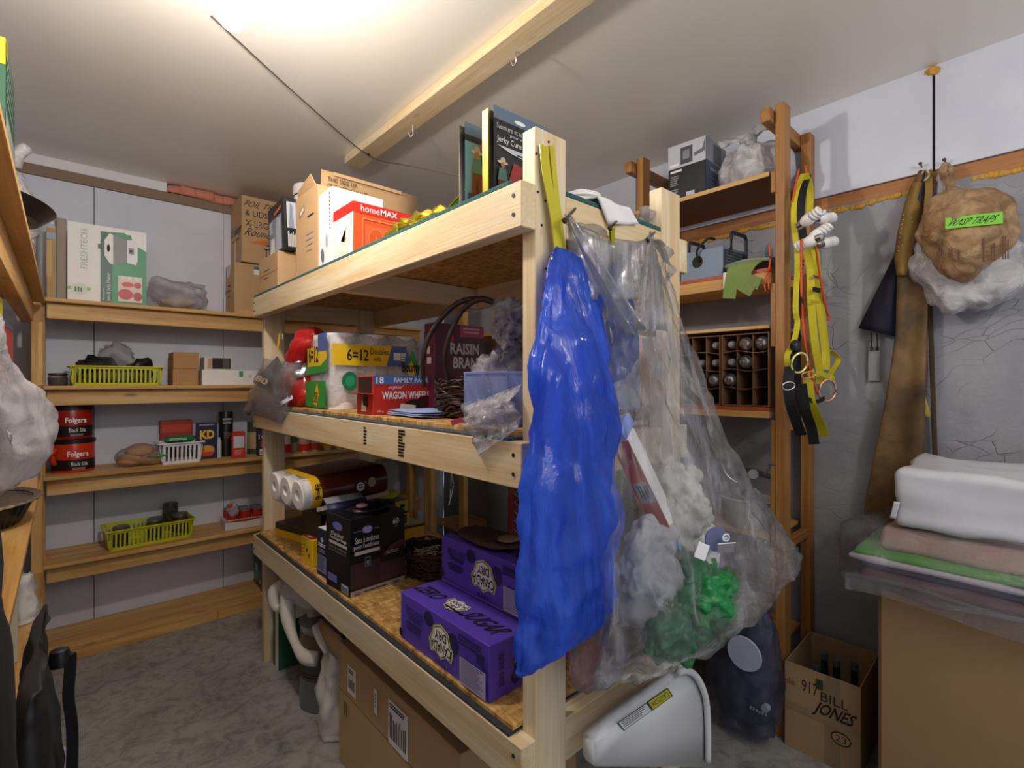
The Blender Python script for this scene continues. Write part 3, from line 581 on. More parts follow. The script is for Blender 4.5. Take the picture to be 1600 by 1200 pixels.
# wagon wheels biscuit box
b = Box('biscuit_box', 'red and blue open ended biscuit box in front of the paper towels', 'box', (.682, 1.372, ZM), (.225, .112, .118), mat('#c8311f', .4))
BLU = mat('#4f6fb0', .4)
b.F.rect(0, .78, 1, 1, BLU, 'band'); b.F.text('18', .04, .80, .15, .97, WHITE, bold=.02); b.F.text('FAMILY PACK', .30, .82, .85, .95, WHITE, bold=.02); b.F.text('original', .22, .64, .42, .76, WHITE, skew=.3); b.F.text('WAGON WHEELS', .12, .40, .86, .60, WHITE, bold=.03)
b.F.disc(.62, .24, .16, .14, mat('#2a1712', .5), 'biscuit_picture'); b.F.poly([(.38, .12), (.62, .06), (.64, .22), (.40, .28)], mat('#f0e6d4', .5), 'biscuit_picture'); b.F.disc(.78, .32, .13, .15, mat('#3a1f16', .5), 'biscuit_picture'); b.F.text('630 g', .05, .06, .14, .13, WHITE)
b.L.rect(.12, .55, .92, .97, mat('#2a1a14', .7), 'opening'); b.L.poly([(.3, .08), (.62, .08), (.56, .3), (.34, .36)], mat('#f0e0c8', .5), 'picture'); b.L.rect(.0, .52, 1, .55, mat('#d8603a', .4), 'torn_edge'); b.L.poly([(.42, .25), (.7, .2), (.66, .55), (.44, .5)], BLACK, 'picture')
sheet('end_flap', lambda u, v: (-.03 * v, .112 * (1 - u), .062 + .004 * v), 2, 3, mat('#c8311f', .5), b.t, .0015)
# raisin bran
b = Box('cereal_box', 'maroon cereal box with large pale lettering on the mid shelf', 'box', (.872, 1.335, ZM), (.198, .06, .288), MAROON)
b.F.rect(.5, .86, 1, 1, mat('#b0406a', .4), 'corner_band'); b.F.lines(.56, .89, .94, .97, 2, mat('#e0a0b8', .5)); b.F.text('RAISIN', .30, .66, .90, .79, mat('#d8ccd0', .5), bold=.03); b.F.text('BRAN', .36, .50, .86, .63, mat('#d8ccd0', .5), bold=.03); b.F.disc(.30, .84, .07, .05, mat('#c8401f', .5), 'emblem'); b.F.poly([(.02, .02), (.98, .02), (.98, .16), (.5, .22), (.02, .12)], mat('#7a3050', .4), 'print')
b.L.rect(.3, .55, .7, .62, G2, 'print'); b.L.rect(.3, .66, .6, .74, G2, 'print')
# blue cloth
t = thing('folded_cloth', 'folded light blue cloth lying in front of the biscuit box', 'cloth', (.705, 1.145, ZM + .001), R(-2))
for i in range(3): sheet('cloth_layer', lambda u, v, i=i: (.15 * u, .20 * v - .004 * i, .004 + .006 * i + .003 * nz((u * 3, v * 3, i), 1, 2)), 10, 10, mat('#8fa6dc', .9, bump=.3, bscale=200), t, .003)
# gift basket with long handle
WK = mat('#2c1a14', .45, bump=.3, bscale=120); WK2 = mat('#46291d', .45)
def basket(label, loc, rx, ry, h, seed, strands=70, spl=1.0):
    t = thing('wicker_basket', label, 'basket', loc); rr_ = random.Random(seed); bm = bmesh.new(); bm2 = bmesh.new()
    for i in range(strands):
        a = rr_.uniform(0, 6.28); z = rr_.uniform(.01, h); da = rr_.uniform(.5, 1.4); k = .82 + .18 * z / h; pts = []
        for j in range(6): q = a + da * (j - 2.5) / 2.5; o = rr_.uniform(-.008, .008); pts.append(((rx * k + o) * math.cos(q), (ry * k + o) * math.sin(q), max(.004, z + rr_.uniform(-.012, .012))))
        tube_bm(bm if i % 2 else bm2, pts, .0032, 5, 2)
    obj('weave', bm, WK, t, True); obj('weave_light', bm2, WK2, t, True)
    lathe('lining', [(0, .004), (rx * .78, .004), (rx * .8, .02), (rx * .9, h * .95)], WK, t, sy=ry / rx); return t
t = basket('dark wicker gift basket with a tall ribbon handle in front of the cereal box', (.845, 1.13, ZM), .085, .095, .105, 3, 110)
bm = bmesh.new()
hp = [[at(663, 605, y=1.18), at(661, 560, y=1.17), at(676, 515, y=1.15), at(715, 474, y=1.1), at(757, 468, y=1.03), at(790, 483, y=.98)], [at(700, 595, y=1.10), at(694, 560, y=1.10), at(706, 515, y=1.08), at(727, 480, y=1.06), at(757, 467, y=1.02), at(792, 486, y=.97)]]
for q in hp: tube_bm(bm, [tuple(p - Vector((.845, 1.13, ZM))) for p in q], lambda f: .0055 + .004 * f, 6, 4)
obj('handle', bm, WK, t, True)
# clear bag behind basket, blue bin, crinkly film over everything at the post
t = thing('plastic_bag', 'crumpled grey plastic bag behind the gift basket on the mid shelf', 'bag', (.95, 1.16, ZM)); blob('film', (0, 0, .07), (.10, .09, .07), film('grey_film', '#b9b3ae', .7, .2, .9, 22), t, .5, 15, 2, 4, .001, True)
t = thing('blue_bin', 'pale blue translucent plastic bin beside the front post on mid shelf', 'bin', (.705, .80, ZM)); BIN = film('blue_tub', '#b9c9f2', .5, .12, .05, 6, .5, '#dbe4ff')
for nm, a in (('bin_side', (0, .15, 0, .004, 0, .118)), ('bin_side', (0, .15, .15, .154, 0, .118)), ('bin_side', (0, .004, .004, .15, 0, .118)), ('bin_side', (.146, .15, .004, .15, 0, .118)), ('bin_base', (.004, .146, .004, .15, 0, .004)), ('divider', (.072, .075, .004, .15, .004, .11))): box(nm, *a, BIN, t, .001)
box('rim', -.004, .154, -.004, .004, .118, .123, BIN, t, .001); box('rim', -.004, .004, .004, .15, .118, .123, BIN, t, .001)
blob('maroon_lining', (.05, .07, .04), (.05, .06, .035), MAROON, t, .3, 15, 1, 3)
t = thing('gift_wrap', 'purple gift wrapped in shiny crinkled clear film against the front post', 'gift', (0, 0, 0))
CL = film('cellophane', '#f4f4fa', .42, .08, 1.2, 34, .35, gloss=.5)
PUR = mat('#5a3a6a', .4)
def pc(u, v, y): q = at(u, v, y=y); return (q.x, q.y, q.z)
def secs(L): return [pc(u, v, y) + (rx, ry) for u, v, y, rx, ry in L]
loft('purple_wrap', secs([(765, 610, 1.0, .045, .045), (775, 572, 1.0, .05, .045), (788, 545, .98, .025, .022), (797, 522, .96, .035, .035), (800, 497, .95, .04, .04), (802, 488, .95, .03, .03)]), PUR, t, 20, 5, (.12, 5), (.015, 20), 2)
loft('cellophane', secs([(770, 640, .90, .05, .045), (772, 610, .93, .065, .05), (780, 575, .97, .065, .05), (792, 545, .97, .035, .03), (796, 525, .95, .042, .04), (800, 495, .95, .05, .045), (803, 478, .95, .045, .04), (806, 468, .95, .02, .02)]), CL, t, 34, 6, (.10, 7), (.035, 22), 4, ridge=True)
A, B, C3, D = [tuple(at(u, v, x=x)) for u, v, x in ((735, 632, .66), (815, 600, .70), (812, 668, .66), (742, 698, .636))]
A, B, C3, D = map(Vector, (A, B, C3, D))
sheet('film_tail', lambda u, v: A.lerp(B, u).lerp(D.lerp(C3, u), v) + Vector((-.022 * math.sin(math.pi * min(1, v * 1.3)) + .012 * nz((u * 6, v * 6, 2), 1, 3), .01 * nz((u * 8, v * 8, 7), 1, 3), 0)), 18, 18, CL, t, .0006)
quad('film_corner', [tuple(at(742, 698, x=.636)), tuple(at(812, 668, x=.65)), tuple(at(800, 672, x=.637)), tuple(at(748, 712, x=.632))], CL, t, .0006, 8, .01)
t = thing('ribbon_scrap', 'scrap of dark red ribbon on the mid shelf by the blue bin', 'ribbon', tuple(at(705, 664, z=ZM))); ribbon('strip', [(0, 0, .004), (.02, -.02, .012), (.045, -.03, .004), (.06, -.015, .01)], .012, mat('#9a2a44', .4), t, (0, .3, 1), .001)
# ------------------------------------------------------------------ island, bottom deck (z .611)
PURP = mat('#5c43b8', .38, vary=.03); PURD = mat('#2a1d5e', .4); LIME = mat('#c9cf6a', .45)
def soda(label, loc, rz=0, lit=True):
    b = Box('soda_case', label, 'drink case', loc, (.122, .372, .122), PURP, rz, None, .002)
    L = b.L
    # the long side is printed upside down
    def shield(F, cu, cv, su, sv, rot):
        k = -1 if rot == 180 else 1
        S = [(-.5, .1), (-.42, .42), (-.2, .36), (0, .5), (.2, .36), (.42, .42), (.5, .1), (.38, -.1), (.3, -.36), (0, -.5), (-.3, -.36), (-.38, -.1)]
        if rot in (90, 270): q = 1 if rot == 90 else -1; pts = lambda z: [(cu - q * y * su * z, cv + q * x * sv * z) for x, y in S]
        else: pts = lambda z: [(cu + k * x * su * z, cv + k * y * sv * z) for x, y in S]
        F.poly(pts(1.12), LIME, 'emblem'); F.poly(pts(1.0), INK, 'emblem'); F.poly(pts(.95), mat('#eeeee6', .45), 'emblem')
        if rot in (90, 270):
            h1 = su * .34; q = 1 if rot == 90 else -1
            a, bq = sorted((cu - q * su * .02, cu - q * su * .32)); F.text('CANADA', a, cv - sv * .46, bq, cv + sv * .46, INK, rot, .02)
            a, bq = sorted((cu + q * su * .06, cu + q * su * .34)); F.text('DRY', a, cv - sv * .26, bq, cv + sv * .26, INK, rot, .02)
        elif rot == 180:
            F.text('CANADA', cu - su * .46, cv - sv * .34, cu + su * .46, cv - sv * .02, INK, 180, .02); F.text('DRY', cu - su * .26, cv + sv * .05, cu + su * .26, cv + sv * .33, INK, 180, .02)
    L.disc(.37, .80, .055, .15, PURD, 'berry_picture', 14); L.disc(.65, .62, .055, .2, PURD, 'berry_picture', 14)
    shield(L, .515, .50, .25, .62, 180)
    L.text('ZERO SUCRE', .09, .66, .31, .80, PURD, 180, .01); L.lines(.12, .54, .30, .64, 2, PURD); L.lines(.1, .30, .3, .48, 3, PURD); L.disc(.02, .16, .02, .09, INK, 'seal', 14)
    for i in range(4): L.poly([(.46 + .035 * i, .13), (.475 + .035 * i, .13), (.475 + .035 * i, .05), (.465 + .035 * i, .03)], PURD, 'leaf_picture')
    L.lines(.72, .72, .96, .92, 3, PURD); L.rect(.90, .60, .97, .76, PURD, 'badge'); L.rect(.735, .04, .985, .52, mat('#b9b4d4', .5), 'nutrition_panel'); L.lines(.75, .07, .975, .50, 14, mat('#5a5480', .6), gap=.4)
    T = b.T   # words run along the case
    T.text('ZERO', .28, .70, .62, .97, INK, 270, .02, skew=.25); T.text('SUGAR', .28, .05, .66, .40, INK, 270, .02, skew=.25); shield(T, .47, .545, .40, .20, 270); T.rect(.3, .42, .34, .60, INK, 'handle_slot')
    F = b.F; F.disc(.78, .80, .12, .12, PURD, 'berry_picture', 14); F.disc(.62, .25, .12, .13, PURD, 'berry_picture', 14); shield(F, .80, .52, .42, .46, 90); F.text('ZERO SUCRE', .20, .2, .32, .80, PURD, 90, .01)
    return b
soda('purple soda case at the front of the bottom deck, lying before another', (.667, .812, ZB)); soda('purple soda case raised behind the front one, a dark shade parcel on top', (.797, .812, ZB + .1225)); soda('purple soda case underneath the raised one, hidden behind the front case', (.797, .812, ZB))
# garbage bag box
BB = mat('#131218', .35); BR = mat('#3a2830', .4)
b = Box('garbage_bag_box', 'large black garbage bag box with an opened lid on the bottom deck', 'box', (.668, 1.50, ZB), (.20, .165, .245), BB, R(4))
F = b.F; F.rect(.53, .05, 1, 1, mat('#231a20', .35), 'print'); F.rect(.0, .10, .53, .42, BR, 'print'); F.rect(.53, .1, 1, .34, mat('#4a343c', .4), 'print'); F.rect(0, 0, 1, .075, mat('#b9a79c', .5), 'bottom_band')
F.disc(.29, .84, .10, .055, DKBLUE, 'emblem'); F.disc(.29, .84, .095, .05, mat('#6d74c0', .4), 'emblem'); F.text('Great', .22, .84, .36, .875, WHITE); F.text('Value', .24, .805, .35, .835, WHITE); F.rect(.05, .835, .18, .838, WHITE, 'rule'); F.rect(.4, .835, .5, .838, WHITE, 'rule')
F.text('Sacs à ordures', .07, .68, .50, .76, mat('#d8d0cc', .5), bold=.01); F.text("pour l'extérieur", .05, .59, .51, .67, mat('#d8d0cc', .5), bold=.01); F.rect(.06, .53, .51, .575, mat('#c8bcb8', .5), 'bar'); ring(F, .24, .36, .34, .48, G1, .006, .008); F.rect(.27, .39, .31, .44, G1, 'icon')
F.text('60', .75, .83, .87, .91, WHITE, bold=.02); F.text('sacs', .78, .79, .84, .815, GREYP); F.poly([(.55, .45), (.7, .56), (.9, .60), (1, .56), (1, .5), (.8, .52), (.62, .42)], mat('#5a3038', .3), 'bag_picture'); F.lines(.62, .44, .88, .49, 2, GREYP); F.text('GRAND', .05, .018, .16, .058, INK, bold=.02); F.lines(.22, .025, .66, .05, 1, INK); F.lines(.75, .02, .88, .055, 2, INK)
L = b.L; L.disc(.5, .86, .2, .055, mat('#6d74c0', .4), 'emblem'); L.text('Outdoor', .24, .72, .76, .775, WHITE); L.text('Garbage Bags', .18, .66, .86, .715, WHITE); L.rect(.15, .605, .9, .645, mat('#c8bcb8', .5), 'bar'); L.text("Sacs à ordures", .16, .55, .88, .59, GREYP); L.text("pour l'extérieur", .16, .50, .88, .54, GREYP); L.rect(.12, .1, .5, .2, mat('#6d74c0', .5), 'badge'); L.rect(.68, .03, .96, .14, G2, 'barcode'); L.lines(.7, .04, .94, .13, 8, INK, vert=True)
sheet('lid_flap', lambda u, v: (.01 + .15 * u, .165 + .03 * v, .245 + .02 * v), 3, 3, mat('#2c3058', .4), b.t, .0015); sheet('lid_flap_inside', lambda u, v: (.012 + .14 * u, .163 + .03 * v + .02, .262 + .015 * v), 3, 3, mat('#8a8a92', .6), b.t, .0015)
bag = blob('black_bags', (.11, .085, .25), (.075, .06, .02), mat('#1a161a', .3), b.t, .5, 20, 4, 3); blob('bag_print', (.075, .06, .268), (.02, .016, .006), mat('#c890a0', .4), b.t, .5, 40, 2, 2)
b = Box('narrow_box', 'narrow navy blue carton with small white print beside the black garbage bag box', 'box', (.672, 1.69, ZB), (.045, .085, .165), DKBLUE, R(3))
b.L.disc(.5, .78, .14, .05, G2, 'emblem', 12); b.L.lines(.15, .62, .85, .70, 2, WHITE); b.L.lines(.2, .5, .8, .58, 2, GREYP); b.L.rect(.08, .1, .92, .45, mat('#8a90b0', .5), 'print_panel'); b.L.lines(.12, .13, .88, .42, 9, DKBLUE, gap=.4); b.T.rect(.05, .05, .95, .95, WHITE, 'lid')
b = Box('yellow_box', 'small bright yellow carton with a red and white top on the bottom deck', 'box', (.676, 1.845, ZB), (.03, .095, .098), YEL, R(4))
b.L.lines(.06, .2, .16, .7, 4, RED); b.L.lines(.22, .2, .4, .75, 4, mat('#b8901a', .4)); b.L.rect(.5, .5, .62, .62, INK, 'icon'); b.L.rect(.72, .3, .84, .45, RED, 'icon'); b.T.rect(.1, .1, .9, .9, RED, 'top_print'); b.T.disc(.5, .55, .25, .2, WHITE, 'top_print')
t = thing('card_circle', 'round scalloped cardboard disc standing behind the navy carton', 'cardboard', (.735, 1.785, ZB + .052), R(-70))
bm = bmesh.new(); vs = [bm.verts.new(((.048 + .0025 * (i % 2)) * math.cos(2 * math.pi * i / 56), 0, .085 + (.06 + .0025 * (i % 2)) * math.sin(2 * math.pi * i / 56))) for i in range(56)]; bm.faces.new(vs); o = obj('disc', bm, mat('#c9b49a', .8), t); md = o.modifiers.new('t', 'SOLIDIFY'); md.thickness = .002
# trays and wrap boxes
b = Box('wrap_box', 'long flat black and yellow carton lying along the front of the bottom deck', 'box', (.775, 2.03, ZB), (.16, .32, .06), YEL, R(14))
b.L.rect(0, .55, 1, 1, mat('#3a3424', .4), 'print'); b.L.rect(.62, .0, 1, 1, mat('#4a402a', .4), 'print'); b.T.rect(0, 0, 1, 1, mat('#2b2720', .35), 'lid_print'); b.T.rect(.2, .1, .5, .5, mat('#6a6046', .4), 'lid_print')
b = Box('wrap_box', 'yellow carton with white top at the bottom of the flat stack on the bottom deck', 'box', (.97, 1.86, ZB), (.19, .16, .070), mat('#d9a521', .4), R(-2)); b.F.rect(.0, 0, 1, .2, BLACK, 'band'); b.F.poly([(.2, .35), (.4, .3), (.36, .85), (.24, .8)], mat('#a8502c', .5), 'food_picture'); b.F.disc(.42, .5, .06, .2, WHITE, 'food_picture'); b.T.rect(.1, .1, .9, .9, mat('#aebcc6', .5), 'paper_top'); b.F.rect(.0, .88, 1, 1, BLACK, 'band')
b = Box('wrap_box', 'black carton with a pale yellow end label in the middle of the flat stack', 'box', (.72, 1.87, ZB + .071), (.37, .17, .058), BLACK, R(-1)); b.F.rect(.72, .05, 1, .95, mat('#c9bd4e', .4), 'end_label'); b.F.rect(.74, .3, .85, .8, mat('#b0a860', .5), 'food_picture'); b.F.rect(.88, .2, .97, .85, mat('#6a3c2a', .5), 'food_picture'); b.L.rect(0, 0, 1, 1, mat('#4a3a28', .5), 'print')
b = Box('wrap_box', 'black topmost carton with a yellow corner in the flat stack under the toilet rolls', 'box', (.715, 1.86, ZB + .130), (.37, .19, .05), mat('#1c1c20', .3), R(1)); b.F.rect(.84, .1, 1, 1, mat('#c9bd4e', .4), 'end_label'); b.F.rect(.9, .4, .96, .7, INK, 'badge'); b.L.rect(0, 0, 1, 1, mat('#4a3a28', .5), 'print')
t = thing('yellow_pouch', 'crumpled bright yellow packet on the stack beside the toilet rolls', 'packet', (1.01, 1.93, ZB + .182)); blob('packet', (0, 0, .02), (.06, .06, .02), mat('#c9cf2c', .35, bump=.6, bscale=40), t, .6, 26, 3, 3, .001, True)
# toilet rolls
t = thing('toilet_paper_pack', 'brown wrapped pack of toilet rolls, open end out, lying on flat boxes', 'toilet paper', (.635, 1.80, ZB + .212), R(0), rot=(0, R(-3), R(3)))
TB = mat('#5a2417', .25, 0, .15, 30, .1, .3); TY = mat('#e8b81e', .35)
for j in range(3):
    y = .058 + .112 * j
    o = lathe('toilet_roll', [(.02, 0), (.05, 0), (.056, .006), (.056, .30), (.05, .305), (.02, .305), (.02, 0)], FACEW, t, n=24); o.rotation_euler = (0, R(90), 0); o.location = (-.002, y, .057)
def packshell(name, x0, x1, m, off=.001, n=10):
    bm = bmesh.new(); prof = []
    r = .056 + off
    for i in range(n + 1): a = -math.pi / 2 - math.pi * i / n; prof.append((.058 + r * math.cos(a), .057 + r * math.sin(a)))
    for i in range(n + 1): a = math.pi / 2 - math.pi * i / n; prof.append((.058 + .224 + r * math.cos(a), .057 + r * math.sin(a)))
    ra = [bm.verts.new((x0, y, max(.0, z))) for y, z in prof]; rb = [bm.verts.new((x1, y, max(.0, z))) for y, z in prof]
    for i in range(len(prof)): j = (i + 1) % len(prof); bm.faces.new((ra[i], ra[j], rb[j], rb[i]))
    return obj(name, bm, m, t, True)
packshell('wrapper', .066, .335, TB, .002); packshell('yellow_band', .032, .066, TY, .0022); packshell('clear_band', .0, .032, film('roll_film', '#f2f0ee', .35, .15, .4, 20), .0018)
F = Face(t, (.035, -.0012, 0), (.3, 0, 0), (0, 0, .114)); F.k = 1; F.text('9=48', .01, .36, .09, .86, INK, 90, .02); F.disc(.60, .5, .075, .2, DKBLUE, 'emblem'); F.disc(.60, .48, .055, .15, WHITE, 'emblem'); F.lines(.57, .40, .64, .56, 2, DKBLUE); F.disc(.76, .56, .055, .17, mat('#b8a888', .5), 'seal'); F.rect(.02, -.02, 1, .12, mat('#c9bca8', .5), 'pale_edge')
lathe('end_wrap', [(.02, 0), (.05, 0), (.055, .01)], mat('#b8a88e', .4), t, (.336, .06, .057)).rotation_euler = (0, R(90), 0)
# dark basket with shreds
t = basket('dark woven basket of paper shreds behind the soda cases', (.965, 1.50, ZB), .085, .10, .10, 8, 120)
bm = bmesh.new(); rr_ = random.Random(5)
for i in range(46):
    c = Vector((rr_.uniform(-.05, .05), rr_.uniform(-.06, .06), .05 + rr_.uniform(0, .03))); d = Vector((rr_.uniform(-1, 1), rr_.uniform(-1, 1), rr_.uniform(-.3, .5))).normalized() * .02
    tube_bm(bm, [tuple(c - d), tuple(c + Vector((0, 0, .008))), tuple(c + d)], .0022, 4, 2)
obj('paper_shred', bm, mat('#cdbb96', .7), t, kind='stuff')
t = thing('wood_block', 'small pale wood block standing in the dark woven basket', 'block', (1.01, 1.46, ZB + .085), R(20)); box('block', 0, .03, 0, .016, 0, .05, PINE['z'], t, .002)
t = thing('shade_mound', 'dark crumpled parcel resting on the rear soda case', 'mound', (.83, 1.05, ZB + .2455)); blob('paper', (.03, 0, .012), (.06, .12, .013), mat('#4a3226', .6, bump=.5), t, .5, 14, 5, 4, .001, True); blob('tan_scrap', (.03, -.08, .026), (.03, .03, .004), mat('#a08a6a', .6), t, .4, 30, 1, 3)  # dark mound stands in for shade and clutter on the case top
# ------------------------------------------------------------------ beneath the island
CLOTH = mat('#d9d4cc', .8, bump=.3, bscale=25)
t = thing('paint_can', 'tall grey metal tin with a brown label under the far end of the rack', 'can', (.80, 2.02, 0))
lathe('can', [(0, 0), (.10, 0), (.104, .004), (.102, .01), (.102, .325), (.106, .33), (.10, .334), (0, .33)], mat('#8c8f90', .3, .85), t); lathe('paper_label', [(.1026, .12), (.1026, .30)], mat('#6a5844', .6), t); lathe('stripe', [(.1032, .135), (.1032, .140)], INK, t); lathe('stripe', [(.1032, .147), (.1032, .150)], INK, t)
t = thing('white_bag', 'white cloth bag of rags draped over a tin under the rack', 'bag', (.80, 2.10, 0))
loft('bag_body', [(.02, .06, .30, .09, .11), (.01, .06, .36, .115, .13), (.0, .08, .42, .12, .15), (-.02, .10, .47, .10, .13), (-.02, .11, .485, .04, .05)], CLOTH, t, 36, 6, (.07, 6), (.03, 10), 3)
for pts in ([(-.09, .15, .43), (-.125, .17, .39), (-.13, .15, .34), (-.115, .12, .33), (-.10, .10, .36), (-.10, .08, .40)], [(-.10, .10, .42), (-.12, .02, .33), (-.118, -.05, .26), (-.105, -.12, .225), (-.07, -.17, .22)]):
    tube('cloth_roll', pts, lambda f: .023 + .006 * math.sin(9 * f), CLOTH, t, 10, 6)
t = thing('green_box', 'dark green and white carton under the far end of the rack', 'box', (.712, 2.345, 0)); box('body', 0, .18, 0, .08, 0, .32, mat('#245c3c', .5), t, .003); Face(t, (0, .08, 0), (0, -.08, 0), (0, 0, .32)).rect(.45, .0, 1, 1, WHITE, 'white_panel')
t = thing('fabric_roll', 'roll of pale fabric standing on end under the rack beside the big carton', 'fabric', (.735, 1.80, 0)); loft('roll', [(0, 0, .0, .045, .06), (.0, 0, .1, .05, .062), (0, -.01, .22, .045, .06), (.01, -.02, .30, .035, .05), (.01, -.02, .335, .015, .02)], CLOTH, t, 28, 6, (.06, 5), (.015, 14), 2, zmin=.001)
b = Box('shipping_carton', 'long brown shipping carton with white barcode stickers under the rack', 'box', (.70, .96, 0), (.42, .70, .405), CARD, R(0))
L = b.L; L.rect(.0, .615, 1, .625, mat('#8c683e', .9), 'flap_seam'); L.rect(.0, .625, 1, .632, mat('#d8b584', .8), 'flap_edge')
for u0, v0, u1, v1 in ((.10, .66, .19, .88), (.50, .62, .66, .93)): L.rect(u0, v0, u1, v1, WHITE, 'sticker'); L.lines(u0 + .012, v0 + .04, u1 - .012, v1 - .08, 10, INK, 'barcode', vert=True); L.lines(u0 + .015, v1 - .06, u1 - .02, v1 - .02, 2, INK)
L.rect(.375, .72, .405, .90, WHITE, 'sticker'); L.lines(.382, .76, .398, .87, 4, GREYP, 'print'); L.text('||', .07, .44, .10, .56, INK)
t = thing('open_carton', 'brown open carton flap and box behind the fabric roll under the rack', 'box', (.70, 1.68, 0)); box('body', .055, .42, 0, .055, 0, .40, CARD2, t, .003); sheet('flap', lambda u, v: (.02 - .012 * v, .0 + .20 * u, .40 - .07 * v), 3, 3, CARD, t, .003)
t = thing('foam_sheet', 'white foam packing sheet hanging out over the open carton under the rack', 'packing', (0, 0, 0)); fq = [Vector(at(u, v, x=x)) for u, v, x in ((487, 980, .692), (524, 958, .80), (538, 1002, .80), (508, 1022, .688))]
sheet('foam', lambda u, v: fq[0].lerp(fq[1], u).lerp(fq[3].lerp(fq[2], u), v) + Vector((-.006 * math.sin(3 * v), 0, .004 * math.sin(5 * u))), 8, 6, mat('#dedad4', .8), t, .006)
# white plastic guard with caution label
t = thing('safety_guard', 'white moulded plastic panel with rounded corner and caution label leaning under the rack end', 'panel', tuple(at(1100, 1133, y=.60)))
PL = mat('#d9dadb', .35, vary=.02)
o0 = Vector(at(1100, 1133, y=.60))
def prof(px):
    bm = bmesh.new(); vs = [bm.verts.new(at(u, v, y=.60) - o0) for u, v in px]; f = bm.faces.new(vs); r = bmesh.ops.extrude_face_region(bm, geom=[f]); 
    for v in r['geom']:
        if isinstance(v, bmesh.types.BMVert): v.co.y += .035
    return bm
bm = prof([(930, 1160), (958, 1130), (1050, 1062), (1060, 1052), (1072, 1048), (1086, 1056), (1097, 1075), (1103, 1100), (1105, 1135), (1105, 1200), (930, 1200)])
bmesh.ops.bevel(bm, geom=bm.edges[:], offset=.006, segments=2, affect='EDGES'); obj('shell', bm, PL, t, True)
rim = [at(u, v, y=.592) - o0 for u, v in ((1060, 1050), (1075, 1048), (1088, 1057), (1098, 1076), (1104, 1100), (1106, 1140), (1106, 1190))]; tube('rim', [tuple(p) for p in rim], .008, PL, t, 8, 4)
a, c_, d_ = [at(u, v, y=.598) - o0 for u, v in ((975, 1134), (1046, 1085), (982, 1143))]; aa, bb, cc = at(1020, 1108, y=.598) - o0, at(1049, 1087, y=.598) - o0, at(1012, 1097, y=.598) - o0
F = Face(t, aa, bb - aa, cc - aa); F.rect(-.04, -.1, 1.05, 1.1, INK, 'label_border'); F.rect(0, 0, 1, 1, mat('#b8b838', .5), 'label'); F.text('CAUTION', .08, .2, .92, .8, INK, 180)
aa2 = at(975, 1140, y=.598) - o0; F = Face(t, aa2, aa - aa2, cc - aa); F.rect(-.02, -.05, .95, 1.05, INK, 'label_border'); F.rect(.0, .02, .93, .98, PL, 'label'); F.lines(.05, .12, .9, .9, 4, INK, gap=.35)
# ------------------------------------------------------------------ back shelves
S1, S2, S3, S4, S5 = 1.672, 1.273, .862, .463, .07
GRB = mat('#17945a', .4); DGR = mat('#0f5a48', .4)
b = Box('appliance_box', 'white and green jam maker box standing on the top back shelf', 'box', (.012, 3.12, S1), (.30, .16, .375), WHITE, R(0))
F = b.F; F.rect(.40, 0, 1, .93, DGR, 'print'); F.rect(.55, 0, 1, .52, GRB, 'print'); F.poly([(.48, .93), (.70, .95), (1, .80), (1, .5), (.55, .48)], GRB, 'print'); F.poly([(.78, .98), (.82, .82), (1, .74), (1, .98)], WHITE, 'print')
F.text('FRESHTECH', .16, .42, .24, .92, mat('#b9c2bd', .5), 90); F.disc(.14, .16, .11, .075, mat('#e2ecdf', .5), 'seal'); F.lines(.09, .12, .19, .19, 3, mat('#55605a', .5), vert=True); F.rect(.0, .145, .045, .185, mat('#9ad07c', .5), 'seal_tab'); F.rect(.235, .145, .28, .185, mat('#9ad07c', .5), 'seal_tab')
# lying pot picture
F.poly([(.45, .62), (.52, .52), (.56, .52), (.56, .90), (.52, .92), (.45, .82)], WHITE, 'lid_picture'); F.poly([(.56, .51), (.74, .56), (.74, .86), (.56, .91)], mat('#7c7f83', .4), 'pot_picture'); F.poly([(.74, .56), (.86, .54), (.88, .60), (.88, .84), (.86, .88), (.74, .86)], mat('#e6e8ea', .4), 'base_picture'); F.rect(.76, .68, .83, .76, mat('#8d9296', .5), 'panel_picture'); F.disc(.79, .72, .02, .014, INK, 'dial_picture'); F.rect(.37, .70, .43, .76, mat('#22362e', .4), 'knob_picture'); F.disc(.5, .72, .02, .05, INK, 'knob_picture')
F.text('Jam & Jelly Maker', .475, .03, .535, .40, WHITE, 90, .01); F.text('Automatic', .42, .04, .45, .20, WHITE, 90)
F.rect(.62, .04, .94, .38, mat('#eadfd2', .5), 'photo'); F.disc(.72, .14, .10, .07, mat('#c2282a', .4), 'jam_picture'); F.disc(.88, .12, .06, .06, mat('#b01f22', .4), 'jam_picture'); F.disc(.75, .27, .08, .035, mat('#d03434', .4), 'berry_picture'); F.disc(.88, .27, .05, .04, mat('#c22c2c', .4), 'berry_picture'); [F.rect(.66 + .09 * i, .33, .70 + .09 * i, .38, WHITE, 'jar_picture') for i in range(3)]
t = thing('grey_box', 'plain grey edged carton standing left of the white and green box', 'box', (-.025, 3.14, S1)); box('body', 0, .034, 0, .17, 0, .385, mat('#a3978c', .7), t, .002)
t = thing('plastic_bag', 'clear crumpled plastic bag lying beside the white and green box on the top shelf', 'bag', (.46, 3.20, S1)); blob('film', (0, 0, .085), (.15, .10, .09), film('haze_bag', '#f0eeec', .16, .1, .8, 12, gloss=.4), t, .45, 9, 5, 4, .001); blob('contents', (.0, .02, .05), (.08, .04, .03), mat('#cbbfae', .8, bump=.3), t, .4, 12, 2, 3, .001, True)
def cart(label, loc, dim, rz=0, **k): return Box('carton', label, 'box', loc, dim, CARD, rz, 'cartons at the end of the top back shelf')
